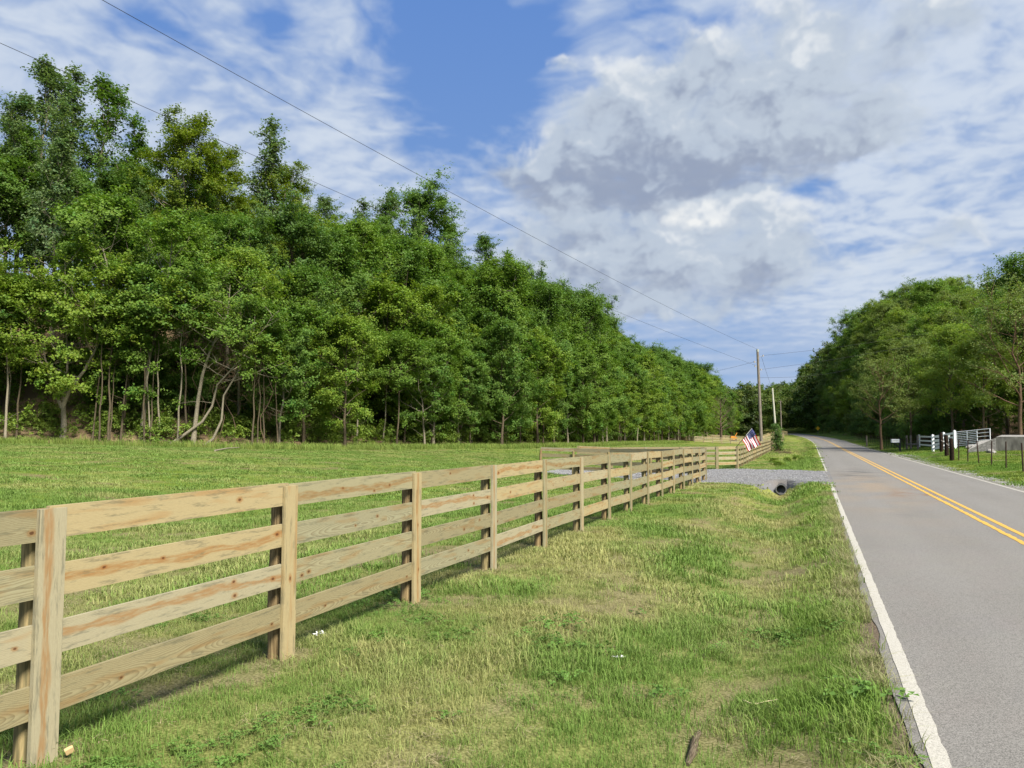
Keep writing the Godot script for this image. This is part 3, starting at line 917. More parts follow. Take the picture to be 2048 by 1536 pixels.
func build_fences() -> void:
	var f1 := []
	var dir := Vector2(sin(0.3525), cos(0.3525))
	var start := Vector2(-1.80, 6.33)
	for i in range(-2, 14): f1.append(start + dir * (2.205 * i + (0.075 if i < 0 else 0.0)))
	var f2 := []
	for i in range(-0, 56): f2.append(from_sq(49.8 + 2.2 * i, 4.85))
	var e1: Vector2 = f1[f1.size() - 1]
	var wing_a := [e1, Vector2(7.85, 34.9), Vector2(6.5, 36.9), Vector2(4.75, 38.6), Vector2(3.1, 39.8), Vector2(1.47, 40.5)]
	var c2: Vector2 = f2[0]
	var wing_b := [c2, Vector2(12.25, 47.4), Vector2(10.2, 47.8), Vector2(8.15, 48.2), Vector2(6.1, 48.6), Vector2(4.1, 49.0)]
	for p in f1: fence_feet.append(Vector3(p.x, p.y, 1.0))
	fence_build = [f1, f2, wing_a, wing_b]

var fence_build := []

func place_fences() -> void:
	fence("board_fence", "new pale four-board wooden fence along the mown verge, ending at the gravel drive", fence_build[0], 1.0)
	fence("board_fence", "new four-board wooden fence beyond the gravel drive, with the flag on its first post", fence_build[1], 1.0)
	fence("board_fence", "short wooden wing fence with its posts outward, near side of the gravel drive", fence_build[2], 1.0, false)
	fence("board_fence", "short wooden wing fence facing the gravel drive on its far side", fence_build[3], -1.0)
	# paddock fences far down the field
	var f3 := []
	for p in [[1337, 182], [1355, 178], [1372, 175], [1389, 173], [1407, 174], [1425, 176], [1443, 178], [1461, 180], [1479, 182], [1497, 184], [1514, 186], [1531, 188], [1547, 190]]:
		var w := column_at(p[0], p[1])
		f3.append(Vector2(w.x, -w.z))
	fence("board_fence", "distant curved four-board paddock fence below the woods", f3, 1.0)
	var f4 := []
	for i in 15:
		var w := column_at(1392 + i * 13.0, 235.0 + i * 0.8)
		f4.append(Vector2(w.x, -w.z))
	fence("board_fence", "farthest board fence in shade behind the bare dark tree", f4, 1.0)

func build_flag() -> void:
	var p: Vector2 = fence_build[1][0]
	var base := Vector3(p.x, gh(p.x, p.y) + 1.30, -p.y) + Vector3(-0.08, 0, 0.08)
	var t := thing("flag", base, "red white and blue striped starry flag on a slanted pole at the fence corner", "flag")
	var tip := Vector3(0.95, 1.15, 0.15)
	var m := MB.new()
	m.tube([Vector3(-0.04, -0.05, 0), tip * 0.62], [0.016, 0.016], 8, true)
	part(t, "pole", m.done(), mat(lin(0.02, 0.02, 0.022), 0.4))
	m = MB.new()
	m.tube([tip * 0.62, tip], [0.013, 0.012], 8, true)
	part(t, "pole_tip", m.done(), mat(lin(0.55, 0.55, 0.55), 0.35))
	var g := MB.new()
	var nu := 30
	var nv := 34
	for i in nu + 1:
		var u := i / float(nu)        # along the hoist, from the tip down the pole
		for k in nv + 1:
			var v := k / float(nv)    # towards the fly end
			var at := tip * lerpf(0.97, 0.36, u)
			var fly := Vector3(0.40, -0.86, 0.12).lerp(Vector3(0.28, -0.62, 0.18), u).normalized()
			var fall := at + fly * (v * lerpf(0.98, 0.66, u)) + Vector3(0.0, -0.08 * v * v, 0.0)
			fall += Vector3(0.25, 0.1, 1.0).normalized() * (0.06 * sin(u * 13.0 + v * 2.0) * (0.25 + v) + 0.03 * sin(v * 7.0 + u * 5.0))
			fall += Vector3(0.04, 0, 0.02)
			g.v.append(fall)
			g.u.append(Vector2(v, u))
	for i in nu:
		for k in nv:
			var q := i * (nv + 1) + k
			g.ix.append_array([q, q + 1, q + nv + 1, q + 1, q + nv + 2, q + nv + 1])
	var fm := mat(Color.WHITE, 0.8)
	fm.albedo_texture = flag_tex()
	fm.backlight_enabled = true
	fm.backlight = Color(0.6, 0.6, 0.6)
	part(t, "cloth", smooth(g).done(), fm)

func smooth(m: MB) -> MB:
	m.n.resize(m.v.size())
	m.n.fill(Vector3.ZERO)
	for i in range(0, m.ix.size(), 3):
		var a := m.ix[i]
		var b := m.ix[i + 1]
		var c := m.ix[i + 2]
		var f := (m.v[c] - m.v[a]).cross(m.v[b] - m.v[a])
		m.n[a] += f; m.n[b] += f; m.n[c] += f
	for i in m.n.size(): m.n[i] = m.n[i].normalized()
	return m

func build_culvert() -> void:
	var a := from_sq(32.35, 1.75)
	var b := from_sq(42.6, 1.75)
	var y := -0.37
	var A := Vector3(a.x, y, -a.y)
	var d := (Vector3(b.x, y, -b.y) - A).normalized()
	var t := thing("culvert_pipe", A, "black corrugated plastic culvert pipe under the gravel driveway, open end in the ditch", "pipe")
	var m := MB.new()
	var path := []
	var rad := []
	for i in 90:
		path.append(d * (i * 0.03))
		rad.append(0.195 + 0.010 * sin(i * 1.6))
	path.append(d * 10.0)
	rad.append(0.195)
	m.tube(path, rad, 24)
	part(t, "outer_wall", m.done(), mat(lin(0.02, 0.02, 0.02), 0.5))
	m = MB.new()
	m.tube([Vector3.ZERO, d * 3.0, d * 10.0], [0.172, 0.172, 0.172], 24, false, true)
	part(t, "inner_wall", m.done(), mat(lin(0.02, 0.02, 0.02), 0.5))
	m = MB.new()
	var ax := d.cross(Vector3.UP).normalized()
	for k in 24:
		var w0 := TAU * k / 24.0
		var w1 := TAU * (k + 1) / 24.0
		var r0 := ax * cos(w0) + Vector3.UP * sin(w0)
		var r1 := ax * cos(w1) + Vector3.UP * sin(w1)
		m.quad(r0 * 0.172, r1 * 0.172, r1 * 0.203, r0 * 0.203, -d)
	part(t, "rim", m.done(), mat(lin(0.16, 0.16, 0.16), 0.5))

# ------------------------------------------------------------------ poles and wires
func pole(label: String, at: Vector3, height: float, r0: float, r1: float, lean: Vector3, mt: Material) -> Node3D:
	var t := thing("utility_pole", at, label, "utility pole")
	var m := MB.new()
	var path := []
	var rad := []
	for i in 9:
		var f := i / 8.0
		path.append(Vector3(0, -0.3 + (height + 0.3) * f, 0) + lean * f)
		rad.append(lerpf(r0, r1, f))
	m.tube(path, rad, 12, true)
	part(t, "shaft", m.done(), mt)
	return t

func wire(label: String, a: Vector3, b: Vector3, sag: float, r: float) -> void:
	var m := MB.new()
	var path := []
	var rad := []
	for i in 41:
		var f := i / 40.0
		path.append((b - a) * f - Vector3.UP * sag * 4.0 * f * (1.0 - f))
		rad.append(r)
	m.tube(path, rad, 5)
	single("overhead_wire", m.done(), M.wire, label, "wire", "", a)

func insulator(t: Node3D, at: Vector3, out: Vector3) -> void:
	var m := MB.new()
	m.tube([at - out * 0.02, at + out], [0.022, 0.022], 6, true)
	part(t, "bracket", m.done(), M.steel)
	m = MB.new()
	var e := at + out
	m.tube([e - Vector3.UP * 0.06, e, e + Vector3.UP * 0.02, e + Vector3.UP * 0.09, e + Vector3.UP * 0.12], [0.035, 0.085, 0.05, 0.07, 0.03], 8, true)
	part(t, "insulator", m.done(), mat(lin(0.35, 0.33, 0.3), 0.3))

func build_poles() -> void:
	var at := column_at(1523, 76.0)
	var h := 9.9 - at.y * 0.0
	var t := pole("tall weathered grey utility pole behind the fence with the flag", at, h, 0.165, 0.115, Vector3(-0.22, 0, 0), M.pole)
	var top := Vector3(-0.22, h, 0)
	var m := MB.new()
	m.tube([top, top + Vector3.UP * 0.06, top + Vector3.UP * 0.2, top + Vector3.UP * 0.28], [0.1, 0.14, 0.14, 0.05], 8, true)
	part(t, "cap_insulator", m.done(), mat(lin(0.3, 0.32, 0.28), 0.35))
	insulator(t, top + Vector3(0.1, -0.45, 0), Vector3(0.42, 0.05, 0.0))
	insulator(t, top + Vector3(-0.1, -1.0, 0), Vector3(-0.24, 0.0, 0.05))
	insulator(t, top + Vector3(-0.1, -1.42, 0), Vector3(-0.16, 0.0, 0.05))
	insulator(t, top + Vector3(0.1, -1.75, 0), Vector3(0.18, 0.0, 0.05))
	var P := at + top
	# the next pole stands behind the camera, across the field to the left
	var near_top := Vector3(0, EYE, 0) + ray(-115, -250) * 21.0
	var near_low := Vector3(0, EYE, 0) + ray(-400, -190) * 24.0
	wire("upper overhead wire from the pole top across the open sky", P + Vector3.UP * 0.25, near_top + (near_top - P) * 0.45, 0.9, 0.0075)
	wire("lower overhead wire passing in front of the wooded hill", P + Vector3(-0.25, -1.3, 0.05), near_low + (near_low - P) * 0.4, 0.75, 0.0075)
	var R := Vector3(0, EYE, 0) + ray(1990, 640) * 95.0
	wire("upper service wire from the tall pole over the road", P + Vector3(0.5, -0.35, 0), R, 0.35, 0.010)
	wire("middle service wire from the tall pole over the road", P + Vector3(0.28, -1.7, 0.05), Vector3(0, EYE, 0) + ray(1990, 655) * 95.0, 0.35, 0.010)
	var far_pole := column_at(1563, 196.0)
	wire("lowest thin wire from the tall pole towards the dark trees over the road", P + Vector3(0.1, -2.5, 0), Vector3(0, EYE, 0) + ray(1700, 738) * 150.0, 0.4, 0.012)
	wire("thin wire from the tall pole over the paddock to the left woods", P + Vector3(-0.34, -0.95, 0.05), Vector3(0, EYE, 0) + ray(1320, 752) * 130.0, 0.5, 0.011)
	wire("drooping wire from the tall pole to the farthest pole", P + Vector3(0.35, -0.45, 0), far_pole + Vector3(0, 9.0, 0), 1.3, 0.012)
	var old := column_at(1554, 88.0)
	pole("short bleached leaning pole rising out of the climbing vine", old, 7.0, 0.13, 0.09, Vector3(-0.42, 0, 0), M.pole_pale)
	var third := pole("distant slim grey pole beside the far curve of the road", far_pole, 9.2, 0.17, 0.12, Vector3(-0.1, 0, 0), M.pole)
	m = MB.new()
	m.tube([Vector3(-0.55, 8.85, 0), Vector3(0.35, 8.85, 0)], [0.05, 0.05], 6, true)
	part(third, "crossarm", m.done(), M.pole)
# ------------------------------------------------------------------ trees
func prof(kind: String, f: float) -> float:
	if kind == "round": return sqrt(maxf(0.05, 1.0 - pow((f - 0.42) / 0.62, 2.0)))
	if kind == "column": return 0.45 + 0.55 * sin(PI * clampf(f * 0.9 + 0.05, 0.0, 1.0)) - 0.35 * f * f
	if kind == "cone": return maxf(0.30, 1.05 - f * 0.82)
	return maxf(0.15, 0.75 + 0.4 * sin(f * 3.0) - 0.45 * f)

func leaf_cluster(m: MB, r: RandomNumberGenerator, c: Vector3, rc: float, flat: float, count: int, size: float, mid: Vector3, hue: float) -> void:
	# leaves along short twigs that fan out from the branch end
	var out := (c - mid)
	out.y *= 0.5
	out = out.normalized()
	var left := count
	while left > 0:
		var td := (Vector3(r.randfn(), r.randfn() * flat * 0.8, r.randfn()) + out * 0.55).normalized()
		var tl := rc * r.randf_range(0.5, 1.55)
		var root := c + Vector3(r.randfn(), r.randfn() * flat, r.randfn()) * rc * 0.28
		var on := mini(left, r.randi_range(6, 12))
		left -= on
		var th := hue + r.randfn(0, 0.07)
		for i in on:
			var f := (i + r.randf()) / on
			var p := root + td * tl * f + Vector3(r.randfn(), r.randfn(), r.randfn()) * size * 0.42 - Vector3.UP * 0.12 * tl * f * f
			var nn := (Vector3.UP * 0.62 + out * 0.7 + Vector3(r.randfn(), r.randfn(), r.randfn()) * 0.45).normalized()
			var ax := nn.cross(Vector3(r.randfn(), r.randfn() * 0.5, r.randfn()) + nn.cross(td) * 0.8).normalized()
			var sd := nn.cross(ax)
			var l := size * r.randf_range(0.7, 1.3)
			var w := l * r.randf_range(0.33, 0.46)
			var k := m.v.size()
			m.v.append_array([p, p + ax * l * 0.45 + sd * w + nn * l * 0.10, p + ax * l - nn * l * 0.16, p + ax * l * 0.45 - sd * w + nn * l * 0.10])
			var g := r.randf_range(0.75, 1.25)
			var hh := th + r.randfn(0, 0.08)
			var col := Color(g * (1.0 + hh), g, g * (1.0 - hh * 0.6))
			m.c.append_array([col, col, col, col])
			m.ix.append_array([k, k + 1, k + 2, k, k + 2, k + 3])

func bent(r: RandomNumberGenerator, a: Vector3, dir: Vector3, ln: float, rise: float, pts: int, wob: float) -> Array:
	var path := [a]
	var d := dir.normalized()
	for i in pts:
		d = (d + Vector3(r.randfn(), r.randfn() * 0.6, r.randfn()) * wob + Vector3.UP * rise / pts).normalized()
		path.append(path[path.size() - 1] + d * ln / pts)
	return path

func tapered(r0: float, r1: float, n: int) -> Array:
	var out := []
	for i in n: out.append(lerpf(r0, r1, i / float(n - 1)))
	return out

func make_tree(o: Dictionary) -> Dictionary:
	var r := RandomNumberGenerator.new()
	r.seed = o.seed
	var wood := MB.new()
	var lf := MB.new()
	var h: float = o.h
	var stems: Array = o.get("stems", [])
	if stems.is_empty():
		var path := [Vector3(0, -0.4, 0)]
		var lean: Vector3 = o.get("lean", Vector3.ZERO)
		for i in range(1, 9):
			var f := i / 8.0
			path.append(Vector3(r.randfn(0, 0.018) * h * f, h * 0.94 * f, r.randfn(0, 0.018) * h * f) + lean * f)
		stems = [[path, o.tr]]
	var nst := stems.size()
	for st in stems:
		var path: Array = st[0]
		var tr: float = st[1]
		var rad := []
		for i in path.size():
			var f := i / float(path.size() - 1)
			rad.append(tr * (1.25 if i == 0 else 1.0) * lerpf(1.0, 0.16, pow(f, 0.85)))
		wood.tube(path, rad, 8)
		var top: Vector3 = path[path.size() - 1]
		var prim: int = o.prim / nst
		for i in prim:
			var f := pow((i + r.randf()) / prim, o.get("even", 1.0))
			var y := lerpf(o.base, 0.99, f)
			var at := y * (path.size() - 1)
			var k := mini(int(at), path.size() - 2)
			var p: Vector3 = (path[k] as Vector3).lerp(path[k + 1], at - k)
			var rr: float = lerpf(rad[k], rad[k + 1], at - k)
			var ang := i * 2.399 + r.randf() * 0.9
			var ln: float = o.r * prof(o.shape, f) * r.randf_range(0.7, 1.15)
			var up: float = lerpf(o.get("up0", 0.15), o.get("up1", 1.1), f)
			var br := bent(r, p, Vector3(cos(ang), up, sin(ang)), ln, o.get("rise", 0.25), 4, 0.16)
			wood.tube(br, tapered(maxf(0.02, rr * 0.5), 0.012, 5), 5)
			var mid := Vector3(top.x * 0.5, h * 0.5, top.z * 0.5)
			var secs: int = o.get("sec", 4)
			for j in secs:
				var q := 0.35 + 0.62 * (j + r.randf()) / secs
				var kk := mini(int(q * 4), 3)
				var s0: Vector3 = (br[kk] as Vector3).lerp(br[kk + 1], q * 4 - kk)
				var dd: Vector3 = (br[kk + 1] - br[kk]).normalized()
				var sd := (dd * 0.7 + Vector3(r.randfn(), r.randfn() * 0.45 + 0.15, r.randfn()) * 0.75).normalized()
				var sl := ln * r.randf_range(0.2, 0.42) + 0.3
				var sb := bent(r, s0, sd, sl, 0.15, 3, 0.2)
				wood.tube(sb, tapered(0.02, 0.006, 4), 4)
				if o.per > 0:
					leaf_cluster(lf, r, sb[3], o.cr * r.randf_range(0.7, 1.2), o.flat, int(o.per * r.randf_range(0.6, 1.3)), o.leaf, mid, r.randfn(0.0, 0.07))
					if r.randf() < 0.6: leaf_cluster(lf, r, sb[1], o.cr * 0.7, o.flat, int(o.per * 0.45), o.leaf, mid, r.randfn(0.0, 0.07))
				else:
					for z in 4:
						var tw := bent(r, sb[1 + r.randi() % 3], sd + Vector3(r.randfn(), r.randfn() + 0.3, r.randfn()) * 0.8, sl * 0.6, 0.2, 3, 0.25)
						wood.tube(tw, tapered(0.009, 0.003, 4), 3)
			if o.per > 0: leaf_cluster(lf, r, br[4], o.cr, o.flat, o.per, o.leaf, mid, r.randfn(0.0, 0.07))
		if o.per > 0: leaf_cluster(lf, r, top, o.cr * 0.8, 1.0, int(o.per * 0.45), o.leaf, Vector3.ZERO, 0.0)
	# epicormic sprays down the trunk
	for i in o.get("low", 0):
		var st: Array = stems[r.randi() % nst][0]
		var k := r.randi_range(1, maxi(1, int(st.size() * o.base)))
		var a := r.randf() * TAU
		var b := bent(r, st[mini(k, st.size() - 1)] + Vector3.UP * r.randfn(0, 0.4), Vector3(cos(a), 0.3, sin(a)), r.randf_range(0.7, 2.2), 0.1, 3, 0.25)
		wood.tube(b, tapered(0.018, 0.005, 4), 4)
		leaf_cluster(lf, r, b[3], o.cr * 0.7, o.flat, int(o.per * 0.6), o.leaf, Vector3(0, h * 0.3, 0), r.randfn(0, 0.07))
	return {"wood": wood.done(), "crown": lf.done(null, true) if lf.v.size() else null, "h": h, "leaves": lf.v.size() / 4}

func tree(n: String, label: String, proto: Dictionary, leaf: Material, bark: Material, at: Vector3, sc: Vector3, group: String, turn := -1.0, category := "tree") -> Node3D:
	var t := thing(n, at, label, category, group, turn if turn >= 0.0 else rng.randf() * TAU)
	t.scale = sc
	part(t, "trunk" if category == "tree" else "stems", proto.wood, bark)
	if proto.crown: part(t, "crown" if category == "tree" else "foliage", proto.crown, leaf)
	return t

func leaf_mat(r: float, g: float, b: float) -> StandardMaterial3D:
	var m := mat(lin(r, g, b), 0.55, 0.35)
	m.vertex_color_use_as_albedo = true
	m.backlight_enabled = true
	m.backlight = lin(0.85, 0.90, 0.40)
	return m

func stock_trees() -> void:
	T.edge_a = make_tree({"seed": 11, "h": 12.5, "base": 0.20, "r": 4.6, "tr": 0.17, "prim": 26, "shape": "round", "leaf": 0.19, "per": 156, "cr": 0.75, "flat": 0.72, "up0": 0.4, "low": 8})
	T.edge_b = make_tree({"seed": 12, "h": 15.0, "base": 0.26, "r": 4.9, "tr": 0.2, "prim": 28, "shape": "round", "leaf": 0.20, "per": 156, "cr": 0.85, "flat": 0.78, "up0": 0.4, "low": 6, "rise": 0.4})
	T.edge_c = make_tree({"seed": 13, "h": 10.0, "base": 0.24, "r": 3.3, "tr": 0.11, "prim": 22, "shape": "oval", "leaf": 0.17, "per": 123, "cr": 0.6, "flat": 0.65, "up0": 0.4, "low": 6, "lean": Vector3(0.8, 0, 0.4)})
	T.oak = make_tree({"seed": 14, "h": 17.0, "base": 0.3, "r": 5.6, "tr": 0.26, "prim": 30, "shape": "round", "leaf": 0.21, "per": 156, "cr": 0.95, "flat": 0.8, "up0": 0.4, "rise": 0.35})
	T.poplar_a = make_tree({"seed": 15, "h": 23.0, "base": 0.34, "r": 3.7, "tr": 0.24, "prim": 36, "shape": "column", "leaf": 0.24, "per": 50, "cr": 0.8, "flat": 0.9, "up0": 0.4, "up1": 1.5, "rise": 0.6, "sec": 4, "even": 1.2})
	T.poplar_b = make_tree({"seed": 16, "h": 21.0, "base": 0.30, "r": 3.2, "tr": 0.21, "prim": 32, "shape": "cone", "leaf": 0.24, "per": 46, "cr": 0.8, "flat": 0.9, "up0": 0.4, "up1": 1.4, "rise": 0.5, "sec": 4, "even": 1.2})
	T.gold = make_tree({"seed": 17, "h": 18.0, "base": 0.28, "r": 4.6, "tr": 0.22, "prim": 32, "shape": "oval", "leaf": 0.17, "per": 181, "cr": 0.85, "flat": 0.7, "up0": 0.3, "rise": 0.4})
	T.feather = make_tree({"seed": 18, "h": 11.0, "base": 0.26, "r": 4.3, "tr": 0.15, "prim": 24, "shape": "round", "leaf": 0.13, "per": 198, "cr": 0.85, "flat": 0.6, "up0": 0.45, "rise": 0.35})
	T.airy = make_tree({"seed": 19, "h": 8.5, "base": 0.30, "r": 3.9, "tr": 0.15, "prim": 20, "shape": "round", "leaf": 0.11, "per": 69, "cr": 0.8, "flat": 0.7, "up0": 0.5, "rise": 0.4, "sec": 5})
	T.bare = make_tree({"seed": 20, "h": 9.5, "base": 0.25, "r": 5.2, "tr": 0.34, "prim": 22, "shape": "round", "leaf": 0.1, "per": 0, "cr": 0.8, "flat": 0.7, "up0": 0.3, "up1": 1.0, "rise": 0.3, "sec": 7})
	T.bush = make_tree({"seed": 21, "h": 2.6, "base": 0.10, "r": 1.5, "tr": 0.035, "prim": 14, "shape": "round", "leaf": 0.13, "per": 69, "cr": 0.42, "flat": 0.6, "up0": 0.5})
	T.bush_b = make_tree({"seed": 22, "h": 3.8, "base": 0.12, "r": 1.9, "tr": 0.045, "prim": 16, "shape": "round", "leaf": 0.14, "per": 72, "cr": 0.5, "flat": 0.5, "up0": 0.4, "lean": Vector3(0.4, 0, 0.3)})
	T.far = make_tree({"seed": 23, "h": 14.0, "base": 0.18, "r": 5.0, "tr": 0.2, "prim": 12, "shape": "round", "leaf": 0.62, "per": 22, "cr": 1.3, "flat": 0.7, "sec": 2})
	T.far_b = make_tree({"seed": 24, "h": 16.0, "base": 0.15, "r": 4.4, "tr": 0.2, "prim": 12, "shape": "oval", "leaf": 0.6, "per": 24, "cr": 1.2, "flat": 0.8, "sec": 2, "rise": 0.5})
	T.edge_h = make_tree({"seed": 25, "h": 13.0, "base": 0.50, "r": 3.5, "tr": 0.11, "prim": 24, "shape": "oval", "leaf": 0.17, "per": 120, "cr": 0.75, "flat": 0.7, "up0": 0.4, "low": 2, "lean": Vector3(0.9, 0, 0.3)})
	T.cover = make_tree({"seed": 26, "h": 0.7, "base": 0.05, "r": 0.7, "tr": 0.012, "prim": 7, "shape": "round", "leaf": 0.13, "per": 9, "cr": 0.3, "flat": 0.5, "sec": 2, "up0": 0.4})
	T.stem = make_tree({"seed": 27, "h": 9.5, "base": 0.72, "r": 2.2, "tr": 0.07, "prim": 9, "shape": "oval", "leaf": 0.16, "per": 55, "cr": 0.6, "flat": 0.6, "low": 0, "lean": Vector3(0.5, 0, 0.2)})
	# trunks that stand out along the edge of the woods
	T.fork = make_tree({"seed": 31, "h": 13.0, "base": 0.42, "r": 3.6, "tr": 0.2, "prim": 27, "shape": "round", "leaf": 0.18, "per": 90, "cr": 0.75, "flat": 0.38, "low": 9, "up0": 0.1, "stems": [
		[[Vector3(0, -0.3, 0), Vector3(0.05, 1.0, 0), Vector3(-0.02, 2.2, 0), Vector3(0.5, 3.2, 0.2), Vector3(1.5, 4.4, 0.4), Vector3(2.3, 5.8, 0.6), Vector3(2.6, 8.0, 0.8), Vector3(2.7, 10.5, 0.8)], 0.21],
		[[Vector3(0, 2.1, 0), Vector3(0.08, 3.4, -0.1), Vector3(0.1, 5.4, -0.1), Vector3(-0.1, 8.0, 0), Vector3(-0.2, 12.0, 0.1)], 0.12],
		[[Vector3(-0.1, 2.0, 0), Vector3(-0.7, 3.4, 0.2), Vector3(-1.2, 5.2, 0.2), Vector3(-1.6, 8.4, 0.4)], 0.11]]})
	T.slender = make_tree({"seed": 32, "h": 13.5, "base": 0.52, "r": 3.4, "tr": 0.16, "prim": 20, "shape": "round", "leaf": 0.18, "per": 95, "cr": 0.75, "flat": 0.4, "low": 3, "stems": [
		[[Vector3(0, -0.3, 0), Vector3(0.1, 1.5, 0), Vector3(0.15, 3.2, 0), Vector3(0.3, 5.0, 0), Vector3(0.75, 7.2, 0), Vector3(1.3, 9.2, 0.1), Vector3(1.6, 11.5, 0.1), Vector3(1.7, 13.2, 0.1)], 0.17]]})
	T.curved = make_tree({"seed": 33, "h": 11.0, "base": 0.55, "r": 3.0, "tr": 0.16, "prim": 21, "shape": "round", "leaf": 0.15, "per": 60, "cr": 0.7, "flat": 0.5, "low": 2, "stems": [
		[[Vector3(0, -0.3, 0), Vector3(0.15, 1.4, 0), Vector3(0.3, 3.0, 0), Vector3(0.55, 4.6, 0), Vector3(1.0, 6.0, 0.1), Vector3(1.6, 7.4, 0.1), Vector3(2.2, 8.6, 0.2), Vector3(2.3, 10.5, 0.2)], 0.17],
		[[Vector3(-1.6, -0.2, 0.3), Vector3(-0.6, 0.5, 0.3), Vector3(0.7, 1.5, 0.2), Vector3(1.3, 2.5, 0.2), Vector3(1.6, 3.9, 0.2), Vector3(2.6, 5.0, 0.2), Vector3(3.9, 6.4, 0.3), Vector3(4.0, 8.4, 0.3)], 0.13],
		[[Vector3(0.7, -0.2, 0.1), Vector3(1.4, 0.4, 0.1), Vector3(1.9, 1.6, 0.1), Vector3(2.0, 3.2, 0.1), Vector3(3.0, 4.9, 0.1), Vector3(3.7, 6.0, 0.0), Vector3(3.6, 9.0, 0.0)], 0.11]]})

const SKY_L := [0.0, 215.0, 150.0, 205.0, 270.0, 250.0, 330.0, 320.0, 480.0, 375.0, 560.0, 420.0, 700.0, 450.0, 850.0, 465.0, 1000.0, 540.0, 1100.0, 565.0, 1220.0, 590.0, 1270.0, 690.0, 1310.0, 714.0, 1400.0, 732.0, 1500.0, 753.0, 1560.0, 767.0, 1592.0, 770.0]
const SKY_R := [1590.0, 770.0, 1612.0, 715.0, 1655.0, 670.0, 1700.0, 635.0, 1760.0, 605.0, 1800.0, 585.0, 1900.0, 568.0, 1960.0, 575.0, 2048.0, 540.0]

# scale that keeps a tree's top at or below the height read from the photograph's skyline
func fit(at: Vector3, h: float, sc: float, lim: Array) -> float:
	var px := 1024.0 + FOCAL * at.x / -at.z
	var wide := FOCAL / -at.z * (4.0 if lim == SKY_L else -0.8)
	var most := EYE + (866.0 - maxf(pw(lim, px), pw(lim, px + wide))) * -at.z / FOCAL - at.y
	return clampf(minf(sc, most / h * rng.randf_range(0.84, 1.06)), 0.3, 3.0)

func rise_to(py: float, at: Vector3, h: float) -> float:
	return (EYE + (866.0 - py) * -at.z / FOCAL - at.y) / h

func clear_of(at: Vector3, spots: Array, gap: float) -> bool:
	for p in spots:
		if Vector2(at.x - p.x, at.z - p.z).length() < gap: return false
	return true

